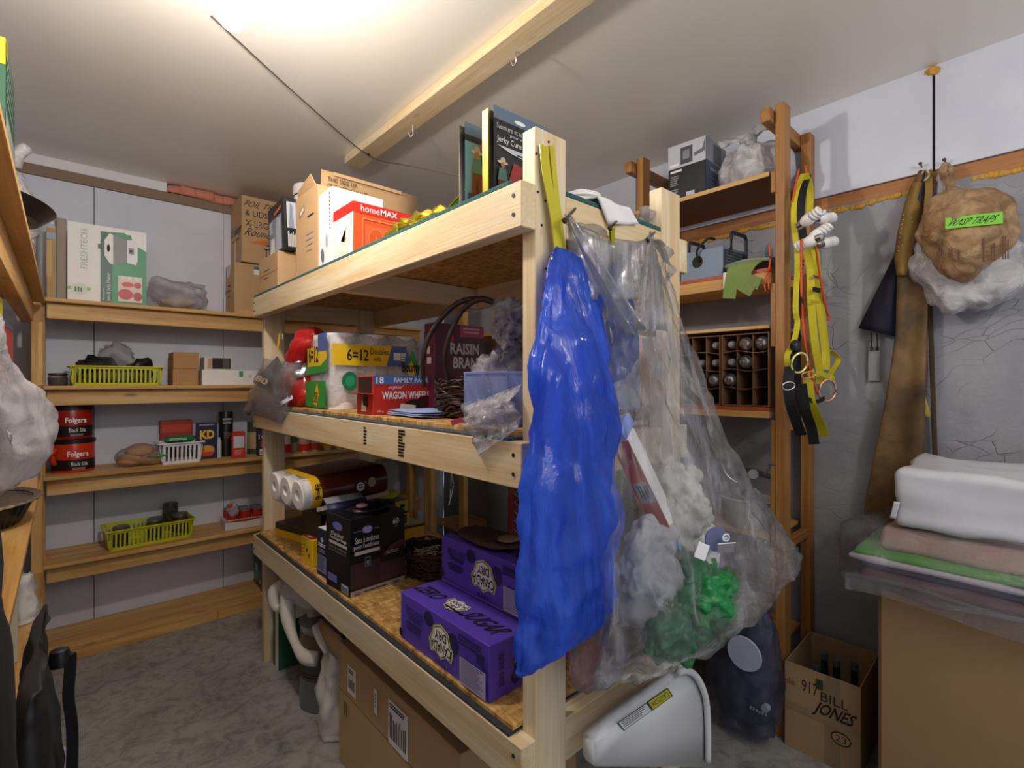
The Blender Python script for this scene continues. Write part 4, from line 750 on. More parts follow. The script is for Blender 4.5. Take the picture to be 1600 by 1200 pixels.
b = cart('lower brown carton with torn white tape at the end of the top back shelf', (.712, 3.12, S1), (.25, .20, .295)); b.L.rect(0, .45, .4, .53, CARD2, 'seam'); b.L.poly([(.25, .75), (.55, .8), (.7, 1), (.1, 1)], mat('#d6d2cc', .4), 'tape'); b.L.lines(.3, .3, .6, .6, 3, INK, 'marker_writing', gap=.3); b.F.rect(.40, .80, .62, .92, WHITE, 'label'); b.F.rect(.40, .90, .62, .96, mat('#2a7a80', .5), 'label'); b.F.rect(.1, .0, .9, .10, mat('#d0aa78', .3), 'tape')
b = cart('upper brown carton with black hand writing stacked at the end of the top back shelf', (.745, 3.10, S1 + .335 - .04 + .004), (.30, .25, .375 - .0), R(0)); 
b.F.text('FOIL TRAYS', .06, .84, .78, .93, INK, name='marker_writing', skew=.1); b.F.text('& LIDS', .06, .70, .45, .79, INK, name='marker_writing'); b.F.text('X-LRG', .06, .54, .46, .64, INK, name='marker_writing'); b.F.text('Round', .08, .40, .52, .52, INK, name='marker_writing', skew=.2); b.F.poly([(.12, .30), (.5, .40), (.6, .34), (.4, .29)], mat('#d9783a', .6), 'print'); b.F.poly([(.4, .29), (.62, .35), (.72, .31), (.55, .27)], INK, 'print'); b.F.text('TRAYS', .38, .12, .86, .24, INK)
b.L.text('St. George', .08, .42, .95, .60, mat('#4a3226', .6), bold=.02, skew=.2); b.L.rect(.2, .36, .8, .39, mat('#6a4a34', .6), 'print'); b.L.poly([(.38, .0), (.52, .0), (.48, .38), (.40, .38)], mat('#e8e4de', .3), 'tape')
# second shelf
YP = mat('#cfd21e', .35, vary=.03)
def slat_basket(name, label, loc, w, d, h, m, n, rz=0, flare=.012, group=None, bar=.45):
    t = thing(name, label, 'basket', loc, rz, group); th = .003
    def wall(bm, a, b_, k, u0, u1, z0, z1):
        A0, B0 = Vector(a), Vector(b_); o = Vector(((B0 - A0).y, -(B0 - A0).x, 0)).normalized()
        P = lambda u, z: A0.lerp(B0, u) + o * flare * (z / h) + Vector((0, 0, z))
        q = [P(u0, z0), P(u1, z0), P(u1, z1), P(u0, z1)]; vs = [bm.verts.new(p) for p in q] + [bm.verts.new(p - o * th) for p in q]
        for f in ((0, 1, 2, 3), (7, 6, 5, 4), (0, 4, 5, 1), (1, 5, 6, 2), (2, 6, 7, 3), (3, 7, 4, 0)): bm.faces.new([vs[i] for i in f])
    C = [(0, 0, 0), (w, 0, 0), (w, d, 0), (0, d, 0)]; bs = bmesh.new(); bl = bmesh.new(); br = bmesh.new()
    for i in range(4):
        a, b_ = C[i], C[(i + 1) % 4]; k = n if i % 2 == 0 else max(3, int(n * d / w))
        wall(bs, a, b_, k, 0, 1, 0, h * .14); wall(bs, a, b_, k, 0, 1, h * .84, h); wall(bs, a, b_, k, 0, .03, 0, h); wall(bs, a, b_, k, .97, 1, 0, h)
        for j in range(k): c = (j + .5) / k; wall(bl, a, b_, k, c - bar / 2 / k, c + bar / 2 / k, h * .13, h * .85)
    bbox(bs, 0, w, 0, d, 0, .003); obj('basket_shell', bs, m, t); obj('slats', bl, m, t, kind='stuff')
    f = flare
    for a in ((-f - .006, w + f + .006, -f - .007, -f + .003), (-f - .006, w + f + .006, d + f - .003, d + f + .007), (-f - .007, -f + .003, -f, d + f), (w + f - .003, w + f + .007, -f, d + f)): bbox(br, *a, h - .006, h + .001, .002)
    obj('rim', br, m, t); return t
slat_basket('plastic_basket', 'yellow slatted basket of black bagged things on the second back shelf', (.03, 3.11, S2), .34, .17, .095, YP, 19)
BLK = film('black_film', '#26262a', .88, .1, .9, 22, .2, '#888888', gloss=.5)
t = thing('black_parts', 'black plastic wrapped parts heaped in the yellow basket on the second shelf', 'parts', (.03, 3.11, S2 + .004)); blob('heap', (.10, .085, .085), (.08, .06, .05), BLK, t, .6, 15, 3, 3); blob('heap', (.27, .085, .08), (.05, .05, .05), mat('#1a1a1c', .4), t, .6, 20, 5, 3); blob('grey_base', (.17, .085, .045), (.15, .07, .045), mat('#6d6a62', .6), t, .3, 20, 6, 3)
t = thing('clear_plastic', 'shiny clear plastic bulging out of the yellow basket on the second shelf', 'plastic', (.20, 3.19, S2 + .09)); blob('film', (0, 0, .05), (.07, .05, .075), film('shiny_film', '#eeeef2', .16, .08, 1.1, 20, gloss=.5), t, .6, 16, 4, 4, None, True)
for i, (z, lb) in enumerate(((S2, 'lower of two small brown cartons stacked on the second back shelf'), (S2 + .088, 'upper of two small brown cartons stacked on the second back shelf'))):
    b = Box('small_carton', lb, 'box', (.425 + .002 * i, 3.13, z), (.115, .16, .087), mat('#b98d5e', .8), 0, 'stacked small cartons'); b.F.lines(.2, .65, .6, .8, 2, CARD2); b.L.rect(.3, .3, .6, .7, CARD2, 'print')
b = Box('flat_white_box', 'long flat white box with a green tab on the second back shelf', 'box', (.555, 3.115, S2), (.29, .17, .083), WHITE); b.F.rect(.62, .55, .69, .95, mat('#3aa07c', .5), 'green_tab'); b.F.disc(.82, .6, .03, .12, mat('#d4d6d8', .5), 'print', 14)
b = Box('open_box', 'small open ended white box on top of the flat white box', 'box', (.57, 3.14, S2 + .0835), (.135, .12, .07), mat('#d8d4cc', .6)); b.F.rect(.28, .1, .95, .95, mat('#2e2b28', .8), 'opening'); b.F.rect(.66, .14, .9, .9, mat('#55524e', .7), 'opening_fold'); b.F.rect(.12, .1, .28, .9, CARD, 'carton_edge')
t = thing('glass_jar', 'small glass jar behind the corner post on the second back shelf', 'jar', (-.02, 3.19, S2)); lathe('glass', [(.03, 0), (.036, .008), (.036, .04), (.03, .048)], film('jar_glass', '#8c8678', .5, .08, .1, 10), t); lathe('lid', [(.031, .048), (.036, .05), (.036, .058), (0, .06)], mat('#4a4a50', .4, .6), t); lathe('contents', [(0, .003), (.032, .004), (.032, .036), (0, .038)], mat('#6a5a44', .7), t)
# third shelf
def coffee(label, z, y, x, dark):
    t = thing('coffee_tub', label, 'tub', (x, y, z)); RC = mat('#9c1f12' if dark else '#c8381c', .3); r = .080
    lathe('tub', [(0, 0), (r * .98, 0), (r, .006), (r, .14), (r * .96, .148)], RC, t, n=28); lathe('black_band', [(r + .0006, .012), (r + .0006, .062)], BLACK, t, n=28); lathe('lid', [(r * .98, .136), (r + .004, .138), (r + .004, .155), (r * .85, .158), (0, .158)], BLACK, t, n=28)
    bm = bmesh.new(); tube_bm(bm, [(-r * .80, -r * .62, .11), (-r * .92, -r * .78, .10), (-r * .92, -r * .78, .06), (-r * .80, -r * .62, .045)], .010, 8, 4); obj('grip', bm, RC, t, True)
    F = Face(t, (-.045, -r - .001, 0), (.10, 0, 0), (0, 0, .15)); F.text('Folgers', .22, .46, .98, .68, WHITE, bold=.02); F.text('Black Silk', .36, .22, .96, .34, WHITE); F.lines(.4, .08, .9, .16, 2, GREYP)
    return t
coffee('red and black coffee tub at the bottom of the stack on the third shelf', S3, 3.20, .035, False); coffee('darker red coffee tub stacked on another on the third back shelf', S3 + .159, 3.205, .028, True)
t = thing('bread_bag', 'bag of bread rolls lying on the third back shelf', 'bread', (.30, 3.17, S3)); BRD = mat('#c99a66', .8, bump=.3)
for i, (dx, dz) in enumerate(((-.045, .035), (.04, .032), (-.01, .075))): blob('bread_roll', (dx, 0, dz), (.062, .05, .034), BRD, t, .15, 10, i, 3)
blob('film', (0, 0, .055), (.115, .065, .055), film('bread_film', '#e8e2d8', .16, .08, .8, 22, gloss=.45), t, .25, 14, 2, 4, .001); blob('green_print', (.06, -.05, .05), (.05, .012, .01), GRB, t, .2, 10, 1, 2)
slat_basket('plastic_basket', 'small white slatted basket on the third back shelf', (.378, 3.12, S3), .17, .13, .11, mat('#e4e4e6', .35), 9, 0, .014, None, .5)
GP = mat('#1f7a44', .25, bump=.4, bscale=40)
for i, (z, lb) in enumerate(((.075, 'lower shiny green packet lying in the white basket'), (.108, 'upper shiny green packet lying in the white basket'))):
    t = thing('green_packet', lb, 'packet', (.40, 3.15, S3 + z), 0, 'green packets in the white basket'); blob('packet', (.062, .03, .016), (.072, .04, .017), GP, t, .3, 20, i + 2, 3, None, False, True, .7); Face(t, (.0, -.011, 0), (.12, 0, 0), (0, 0, .033)).lines(.1, .3, .8, .7, 2, mat('#bfe0c4', .4))
b = Box('red_box', 'dull red box standing behind the white basket on the third shelf', 'box', (.39, 3.285, S3), (.15, .06, .215), mat('#a8321c', .5)); b.F.rect(.05, .7, .95, .9, mat('#c8482a', .5), 'print')
b = Box('macaroni_box', 'navy macaroni box with yellow letters on the third back shelf', 'box', (.546, 3.20, S3), (.098, .04, .2), mat('#1f2350', .4)); b.F.text('KD', .14, .56, .86, .80, YEL, bold=.04); b.F.lines(.1, .90, .9, .97, 1, GREYP); b.F.disc(.5, .26, .36, .12, mat('#e09a2c', .5), 'food_picture'); b.F.poly([(.1, .2), (.9, .2), (.7, .08), (.3, .08)], mat('#c8482a', .5), 'food_picture')
t = thing('black_canister', 'tall black canister with grey print at the back of the third shelf', 'canister', (.70, 3.26, S3)); lathe('body', [(0, 0), (.036, 0), (.036, .25), (.034, .256), (0, .256)], mat('#1c1a1c', .35), t); F = Face(t, (-.03, -.0365, 0), (.06, 0, 0), (0, 0, .25)); F.lines(.1, .72, .9, .88, 2, GREYP); F.lines(.2, .4, .8, .55, 3, mat('#7a5a48', .5))
t = thing('spray_bottle', 'pale bottle between the navy macaroni box and the black canister', 'bottle', (.655, 3.215, S3)); lathe('body', [(0, 0), (.014, 0), (.014, .09), (.008, .105), (.008, .115), (0, .116)], mat('#c3ced0', .3), t, n=14)
b = Box('soup_box', 'red soup mix box with a pale panel near the post on the third shelf', 'box', (.70, 3.115, S3), (.065, .07, .145), mat('#c8281e', .4), R(-8)); b.F.rect(.1, .40, .92, .86, mat('#c9ccd0', .5), 'panel'); b.F.lines(.15, .1, .85, .32, 4, mat('#e08878', .5)); b.L.disc(.5, .4, .3, .22, mat('#c9b23a', .5), 'food_picture'); b.L.disc(.5, .4, .2, .14, mat('#6a8a3a', .5), 'food_picture'); b.L.rect(.15, .7, .85, .8, mat('#f0d8c8', .5), 'print')
b = Box('tea_box', 'dark navy tea box with barcode beside the far rack post on the third shelf', 'box', (.83, 3.12, S3), (.05, .08, .15), mat('#20233f', .4), R(-10)); b.F.text('10', .15, .66, .8, .82, WHITE); b.F.rect(.35, .34, .75, .55, mat('#b0305a', .4), 'print'); b.F.rect(.25, .04, .85, .26, WHITE, 'barcode'); b.F.lines(.3, .08, .8, .22, 8, INK, vert=True); b.L.lines(.2, .5, .8, .8, 3, GREYP)
t = thing('olive_tin', 'olive green tin at the back of the third shelf behind the tea box', 'tin', (.86, 3.27, S3)); lathe('tin', [(0, 0), (.045, 0), (.045, .19), (0, .192)], mat('#4a5038', .4), t); lathe('label', [(.0456, .03), (.0456, .13)], mat('#b8a878', .5), t)
TINT = mat('#b9bcc0', .3, .8)
def can(label, x, y, z, r, h, col, col2, group):
    t = thing('soup_can', label, 'can', (x, y, z), 0, group); lathe('tin', [(0, 0), (r, 0), (r, .004), (r * .97, .006), (r * .97, h - .006), (r, h - .004), (r, h), (r * .92, h - .003), (0, h - .003)], TINT, t, n=20)
    lathe('label', [(r * .975, .008), (r * .975, h * .5)], mat(col, .4), t, n=20); lathe('label_top', [(r * .975, h * .5), (r * .975, h - .008)], mat(col2, .4), t, n=20); return t
for x, y, h, c1, c2, lb in ((.985, 3.13, .115, '#d02a1c', '#e8e2d6', 'red and white tin nearest the far rack post on the third shelf'), (1.05, 3.20, .115, '#c9c2a0', '#6a7a3a', 'green and cream tin behind the row of tins on the third shelf'), (1.10, 3.13, .10, '#d0301f', '#c8b8a8', 'squat red tin in the row beyond the far rack post'), (1.165, 3.135, .10, '#d4452a', '#d8c8b8', 'orange red tin in the middle of the row of tins'), (1.245, 3.14, .095, '#c9a51f', '#4a3a2a', 'yellow tin with dark top in the row of tins'), (1.32, 3.14, .09, '#d8b82c', '#d8c890', 'pale yellow tin at the end of the row of tins')):
    can(lb, x, y, S3, .033, h, c1, c2, 'tins on the third back shelf')
# fourth shelf
slat_basket('plastic_basket', 'large yellow slatted basket holding jars on the fourth back shelf', (.165, 3.115, S4), .345, .165, .098, mat('#c3c61e', .35, vary=.03), 20, R(3), .012)
for x, y, z, c, lb in ((.215, 3.18, .005, '#8a8880', 'glass preserve jar at the near end of the large yellow basket'), (.355, 3.185, .02, '#8f8c84', 'glass preserve jar in the middle of the large yellow basket'), (.43, 3.245, .075, '#5f5c56', 'tall dark preserve jar sticking up from the large yellow basket'), (.465, 3.175, .028, '#8a867c', 'glass preserve jar at the far end of the large yellow basket')):
    t = thing('preserve_jar', lb, 'jar', (x, y, S4 + z), 0, 'preserve jars in the large yellow basket')
    lathe('glass', [(0, 0), (.034, 0), (.036, .006), (.036, .07), (.030, .082)], film('jar_glass2', '#4a463e', .75, .08, .1, 10), t, n=20); lathe('lid', [(.031, .080), (.035, .082), (.035, .096), (.030, .099), (.022, .098), (0, .098)], mat(c, .3, .7), t, n=20)
t = thing('can_tray', 'torn white cardboard tray of soup tins on the fourth back shelf', 'tray', (.665, 3.12, S4), R(-3)); CW = mat('#d9d5d2', .6)
for nm, a in (('tray_wall', (0, .215, 0, .003, 0, .05)), ('tray_wall', (0, .215, .14, .143, 0, .06)), ('tray_wall', (0, .003, .003, .14, 0, .05)), ('tray_wall', (.212, .215, .003, .14, 0, .05)), ('tray_base', (.003, .212, .003, .14, 0, .003))): box(nm, *a, CW, t, .001)
Face(t, (0, -.0005, 0), (.215, 0, 0), (0, 0, .05)).poly([(0, .9), (.5, .75), (1, .95), (1, 1), (0, 1)], mat('#8a2a22', .5), 'print')
for i in range(3):
    for j in range(2): can(['front left', 'back left', 'front middle', 'back middle', 'front right', 'back right'][i * 2 + j].join(['red and white soup tin at the ', ' of the torn tray']), .708 + .066 * i, 3.155 + .066 * j - .006 * i, S4 + .0035, .031, .098, '#e4dcd6', '#b8231c', 'soup tins in the torn tray')
t = thing('torn_wrap', 'scrap of torn white film with an orange patch on the tray of soup tins', 'film', (.68, 3.14, S4 + .075)); blob('film', (.03, 0, .03), (.03, .025, .045), film('white_scrap', '#f0ecea', .65, .2, .8, 24), t, .5, 22, 3, 3, None, True); blob('orange_patch', (.012, -.012, .06), (.015, .012, .014), mat('#c8502a', .5), t, .3, 20, 1, 2)
# bottom shelf
b = Box('battery_box', 'green and white printed box on the bottom back shelf by the rack post', 'box', (.858, 3.12, S5), (.10, .22, .175), mat('#17503f', .4), R(-3)); b.L.rect(.1, .1, .55, .8, mat('#24806a', .4), 'print'); b.L.rect(.62, .3, .95, .9, mat('#20202c', .4), 'print'); b.L.lines(.15, .45, .5, .7, 3, WHITE); b.L.rect(0, 0, 1, .07, mat('#a83a2a', .5), 'red_edge'); b.T.rect(.1, .05, .9, .95, mat('#9fb4b8', .5), 'top_print'); b.L.disc(.78, .25, .1, .08, mat('#b8c43a', .5), 'print'); b.F.rect(.1, .1, .9, .9, mat('#2a6a58', .4), 'print')
# ------------------------------------------------------------------ left shelves
ZL = 1.665
b = Box('garden_box', 'tall green and yellow box at the near end of the top side shelf', 'box', (-.30, 1.72, ZL), (.195, .30, .46), mat('#2f5a44', .45)); b.F.rect(.0, .86, 1, 1, mat('#d8bc2a', .4), 'band')
Rf = Face(b.t, (.195, 0, 0), (0, .30, 0), (0, 0, .46)); Rf.rect(.0, 0, 1, .62, mat('#8a9a94', .5), 'print'); Rf.lines(.05, .66, .95, .95, 5, mat('#6a8a7c', .5)); Rf.rect(.0, .9, .08, 1, YEL, 'band')
t = thing('white_bag', 'knotted white plastic bag behind the tall green box on the top side shelf', 'bag', (-.19, 2.56, ZL)); WB = film('white_bag_film', '#f0f0f2', .86, .25, .6, 18, .3)
blob('bag_body', (0, 0, .22), (.115, .16, .22), WB, t, .35, 9, 5, 4, .001, True); tube('tie', [(.06, -.04, .40), (.07, -.06, .44), (.09, -.05, .47)], .02, WB, t, 8)
b = Box('white_appliance_box', 'white product box with grey pictures in the corner of the side shelf', 'box', (-.28, 2.78, ZL), (.19, .22, .25), WHITE); Rf = Face(b.t, (.19, 0, 0), (0, .22, 0), (0, 0, .25)); Rf.lines(.1, .1, .9, .7, 6, GREYP, seed=2); Rf.disc(.6, .4, .15, .15, mat('#c89088', .5), 'picture'); b.F.lines(.1, .1, .9, .6, 5, GREYP)
t = thing('wok', 'black steel wok tilted over the edge of the side shelf', 'pan', (-.135, 2.22, ZL + .19), 0, None, (R(0), R(9), 0)); lathe('pan', [(0, -.05), (.08, -.04), (.115, 0), (.12, .0), (.085, -.046), (0, -.056)], mat('#2c2623', .4, .3), t, n=36, sy=1.6)
t = thing('jug', 'white plastic jug in the corner of the top shelves', 'jug', (-.04, 3.20, S1)); lathe('body', [(0, 0), (.05, 0), (.05, .30), (.04, .34), (.02, .36), (.02, .40), (0, .40)], mat('#d9d8d4', .35), t, n=18); tube('handle', [(.03, -.04, .34), (.06, -.06, .32), (.06, -.06, .22), (.045, -.035, .2)], .008, mat('#d9d8d4', .35), t)
b = Box('taped_carton', 'brown carton with blue tape in the corner of the top back shelf', 'box', (-.058, 3.085, S1), (.03, .04, .32), mat('#b8976a', .7)); b.F.rect(0, .84, 1, .93, mat('#8fa2c0', .4), 'blue_tape'); b.F.rect(.0, .3, .6, .82, mat('#c9a878', .6), 'print')
b = Box('red_carton', 'red box with a blue edge on the side shelf under the yellow one', 'box', (-.30, 1.86, 1.281), (.185, .30, .175), mat('#c8301c', .4)); b.F.rect(0, .9, 1, 1, mat('#5a5f7c', .4), 'edge_band'); Face(b.t, (.185, 0, 0), (0, .30, 0), (0, 0, .175)).rect(0, .9, 1, 1, mat('#5a5f7c', .4), 'edge_band')
b = Box('yellow_carton', 'yellow box lying on the red box of the side shelf', 'box', (-.31, 1.80, 1.457), (.18, .24, .07), mat('#d8c81c', .4)); b.F.rect(.1, .2, .5, .8, mat('#b8a010', .4), 'print')
# big bag hanging off the left shelf
t = thing('hanging_bag', 'big translucent plastic bag bulging out from the side shelf', 'bag', (0, 0, 0)); HB = film('heavy_film', '#d4d3d6', .80, .2, .7, 9, .35, gloss=.35)
loft('film', [(-.105, 1.30, 1.085, .014, .05), (-.09, 1.32, 1.105, .028, .10), (-.066, 1.33, 1.145, .045, .16), (-.065, 1.33, 1.19, .049, .18), (-.078, 1.32, 1.25, .042, .17), (-.092, 1.28, 1.31, .034, .14), (-.104, 1.22, 1.37, .026, .11), (-.115, 1.16, 1.44, .014, .06), (-.10, 1.12, 1.53, .006, .02)], HB, t, 48, 8, (.035, 5), (.022, 7), 3)
blob('contents', (-.075, 1.32, 1.17), (.028, .11, .08), mat('#bfbfc4', .6), t, .3, 10, 4, 3)
# foil pan, bag carton on the lower left shelf
ZS = .905
t = thing('foil_pan', 'round dark foil roasting pan with a silver rim on the side shelf', 'pan', (-.165, 1.94, ZS)); FO = mat('#c9cacd', .18, .9, bump=.5, bscale=60); DK = mat('#23262c', .3, .5, bump=.4, bscale=60)
def foil(name, prof, m, n=60):
    bm = bmesh.new(); rows = []
    for r, z in prof: rows.append([bm.verts.new((r * (1 + .02 * (i % 2)) * math.cos(2 * math.pi * i / n), r * 1.5 * (1 + .02 * (i % 2)) * math.sin(2 * math.pi * i / n), z)) for i in range(n)])
    for a, b_ in zip(rows, rows[1:]):
        for i in range(n): bm.faces.new((a[i], a[(i + 1) % n], b_[(i + 1) % n], b_[i]))
    bm.faces.new(rows[0][::-1]); return obj(name, bm, m, t)
foil('bowl', [(.075, .001), (.085, .02), (.105, .065)], DK); foil('inside', [(.07, .004), (.08, .02), (.101, .065)], FO); foil('rim', [(.104, .063), (.118, .065), (.121, .069), (.118, .072), (.101, .068)], FO)
b = Box('paper_carton', 'brown PAPIER carton at the far end of the side shelf', 'box', (-.26, 2.48, ZS), (.19, .30, .15), CARD); b.F.text('PAPIER', .25, .62, .95, .85, mat('#8a4a34', .6), 180, .01); b.F.lines(.3, .4, .8, .52, 2, mat('#8a4a34', .6))
t = thing('black_pouch', 'black pouch lying on the brown PAPIER carton', 'pouch', (-.15, 2.58, ZS + .151)); blob('pouch', (0, 0, .025), (.08, .11, .026), mat('#17181d', .5), t, .3, 9, 2, 3, .001)
for i, (x, y, w, h, c, lb) in enumerate(((-.17, 2.05, .075, .20, '#b8b09a', 'cream folder standing on the lower side shelf'), (-.20, 1.92, .05, .17, '#a8422a', 'rust red folder at the near end of the lower side shelf'))):
    b = Box('folder', lb, 'folder', (x, y, .461), (w, .012 + .03 * (1 - i), h), mat(c, .6), R(20)); b.F.rect(.1, .1, .25, .9, mat('#d8d4c8', .6), 'spine_label')
t = thing('paper_bag', 'small crumpled white paper bag standing on the lower side shelf', 'bag', (-.105, 2.42, .461)); loft('bag_body', [(0, 0, 0, .035, .05), (0, 0, .06, .036, .05), (0, 0, .13, .03, .05), (.0, .0, .16, .012, .04)], mat('#d8d6d4', .8, bump=.3), t, 24, 5, (.06, 4), (.02, 14), 2, zmin=.001)
# black bag and jacket against the left shelf
BKF = mat('#121214', .62, bump=.1, bscale=20)
t = thing('black_drybag', 'black roll top bag leaning on the front of the side shelves', 'bag', (0, 0, 0))
loft('bag_body', [(-.033, 1.02, .002, .022, .17), (-.03, 1.02, .3, .026, .18), (-.03, 1.02, .6, .025, .18), (-.031, 1.02, .76, .022, .18), (-.031, 1.02, .84, .016, .18), (-.031, 1.02, .885, .010, .175), (-.028, 1.02, .90, .009, .17), (-.022, 1.02, .905, .004, .16)], BKF, t, 32, 6, (.04, 4), (.012, 7), 3)
t = thing('cord_lock', 'black barrel lock on a looped black strap beside the roll top bag', 'strap', (0, 0, 0)); c = at(93, 1028, y=1.0)
lathe('lock', [(0, -.012), (.011, -.012), (.013, 0), (.011, .012), (.006, .014), (0, .014)], mat('#18181a', .3), t, (c.x, c.y, c.z), 16)
ribbon('strap', [tuple(at(100, 1030, y=1.0)), tuple(at(110, 1022, y=1.0)), tuple(at(109, 1055, y=1.0)), tuple(at(107, 1090, y=1.0)), tuple(at(113, 1140, y=1.0)), tuple(at(112, 1230, y=1.0))], .014, mat('#101012', .7), t, (1, -.4, 0), .003)
t = thing('purple_sack', 'pale lilac plastic sack on the floor behind the black bag', 'bag', (-.02, 1.32, 0)); loft('sack', [(.0, 0, .002, .03, .10), (.0, 0, .2, .035, .10), (.01, 0, .45, .03, .08), (.01, 0, .55, .012, .05)], mat('#8f8fb4', .5, bump=.3), t, 24, 5, (.07, 5), (.02, 10), 2)
t = thing('jacket', 'black jacket hanging at the near end of the side shelves', 'jacket', (0, 0, 0)); loft('jacket_body', [(-.046, .70, .30, .016, .05), (-.046, .70, .7, .016, .05), (-.050, .70, .95, .014, .05), (-.056, .69, 1.08, .013, .045), (-.058, .68, 1.16, .010, .04), (-.058, .67, 1.20, .005, .03)], mat('#0c0c0e', .8), t, 28, 6, (.05, 4), (.006, 8), 2)
# ------------------------------------------------------------------ bags hung on the near end of the rack
def px(u, v, y): q = at(u, v, y=y); return Vector((q.x, q.y, q.z))
def hung(name, rows, m, parent, ry, n=48, k=6, fold=(.05, 7), crump=(.02, 9), seed=1, **kw):
    """closed film body whose silhouette runs through measured left/right edges: (uL, uR, v, y, ry)"""
    S = []
    for uL, uR, v, y, r_ in rows:
        a, b_ = px(uL, v, y), px(uR, v, y); c = (a + b_) / 2; S.append((c.x, y, c.z, (b_.x - a.x) / 2, r_))
    return loft(name, S, m, parent, n, k, fold, crump, seed, **kw)
YST = mat('#c2b81e', .35, bump=.2, bscale=30)
BLUEF = film('blue_film', '#4478fa', .74, .13, .6, 9, .55, '#86abff', (1.3, 1.3, .3), .4, spec=.6)
t = thing('blue_bag', 'tall bright blue translucent plastic bag hanging from the front post', 'bag', (0, 0, 0))
hung('film', [(864, 897, 386, .668, .010), (859, 912, 402, .664, .016), (852, 932, 450, .652, .022), (845, 944, 520, .638, .03), (834, 950, 620, .618, .036), (826, 953, 740, .60, .042), (819, 957, 840, .59, .044), (815, 961, 915, .585, .042), (812, 958, 955, .585, .038), (811, 938, 995, .588, .028), (810, 914, 1022, .59, .014), (810, 902, 1030, .59, .004)], BLUEF, t, .03, 72, 7, (.036, 6), (.016, 8), 3, wav=1.2)
ribbon('drawstring', [tuple(px(850, 228, .684)), tuple(px(853, 265, .680)), tuple(px(861, 310, .676)), tuple(px(868, 350, .672)), tuple(px(873, 392, .668))], .024, YST, t, (1, 0, 0), .002)
ribbon('drawstring', [tuple(px(862, 228, .686)), tuple(px(869, 300, .684)), tuple(px(881, 392, .676))], .014, YST, t, (1, 0, .2), .002)
# second blue bag behind the clear one
t = thing('blue_bag', 'small blue bag with yellow drawstring hanging from the middle nail behind clear film', 'bag', (0, 0, 0))
hung('film', [(944, 962, 412, .682, .006), (932, 976, 440, .68, .010), (926, 990, 480, .678, .012), (922, 1000, 540, .676, .012), (926, 1000, 620, .676, .010), (930, 985, 640, .676, .003)], film('blue_film_thin', '#7088d0', .3, .14, .4, 12, .5, '#b8c8ff'), t, .01, 32, 5, (.05, 5), (.01, 9), 5)
ribbon('drawstring', [tuple(px(957, 356, .650)), tuple(px(954, 380, .672)), tuple(px(950, 412, .682))], .014, YST, t, (1, 0, 0), .002)
ribbon('drawstring', [tuple(px(957, 357, .648)), tuple(px(958, 385, .673)), tuple(px(957, 412, .682))], .010, YST, t, (1, 0, .1), .002)
# the clear bag and what it holds
CLR = film('clear_heavy_film', '#f6f6fa', .12, .12, .7, 9, .45, '#f7f7f9', (2.0, 2.0, .2), .38, glint=2.6, spec=.55)
t = thing('clear_bag', 'large clear plastic bag full of odds and ends hanging on nails at the rack end', 'bag', (0, 0, 0))
rows = [(897, 1024, 372, .672, .008), (915, 1032, 400, .672, .012), (930, 1052, 470, .665, .026), (940, 1078, 560, .64, .04), (945, 1100, 640, .612, .05), (944, 1150, 760, .575, .07), (942, 1197, 850, .55, .085), (942, 1228, 905, .535, .09), (945, 1233, 932, .53, .085), (950, 1200, 965, .525, .075), (960, 1130, 995, .52, .055), (972, 1075, 1012, .52, .03), (985, 1040, 1020, .52, .006)]
hung('film', rows, CLR, t, .05, 80, 7, (.045, 9), (.022, 7), 4, slant=.0, wav=1.5)
A, B = px(884, 340, .655), px(1016, 368, .650)
def mouth(u, v):
    p = A.lerp(B, u); sag = .13 * math.sin(math.pi * u) ** .8
    low = px(900 + 118 * u, 470, .645); top = p + Vector((0, -.004, -.25 * sag)); q = top.lerp(low, v); return q + Vector((0, .016 * math.sin(11 * u + 3 * v) * v, 0))
sheet('bag_mouth', mouth, 24, 14, CLR, t, .0006)
for a, b_, s, wd in (((1016, 368), (1012, 520), 3, .045), ((886, 342), (985, 520), 5, .035)):
    P0, P1 = px(*a, .650), px(*b_, .60)
    sheet('gathered_film', lambda u, v: P0.lerp(P1, v) + Vector(((u - .5) * wd * (.25 + 2.2 * v), .012 * math.sin(14 * u + s) * (.4 + v), .01 * math.sin(9 * u))), 16, 10, CLR, t, .0006)
sheet('loose_end', lambda u, v: px(1016, 366, .650) + Vector((.10 * u, .012 * math.sin(6 * u + 8 * v), -.035 * v - .03 * u + .03 * v * math.sin(5 * u))), 12, 8, CLR, t, .0006)
# reddish second skin under the bag bottom left
t = thing('pink_film', 'pinkish clear plastic bag bottom hanging low behind the blue bag', 'bag', (0, 0, 0))
hung('film', [(905, 990, 930, .64, .015), (897, 995, 985, .635, .02), (898, 985, 1030, .63, .018), (915, 975, 1048, .63, .008), (930, 960, 1054, .63, .003)], film('pink_film', '#c9a9a6', .38, .15, .8, 14, .5), t, .02, 36, 5, (.06, 6), (.02, 12), 6); blob('red_cloth', px(925, 1020, .64), (.03, .012, .05), mat('#7a2a24', .7), t, .4, 14, 2, 3)
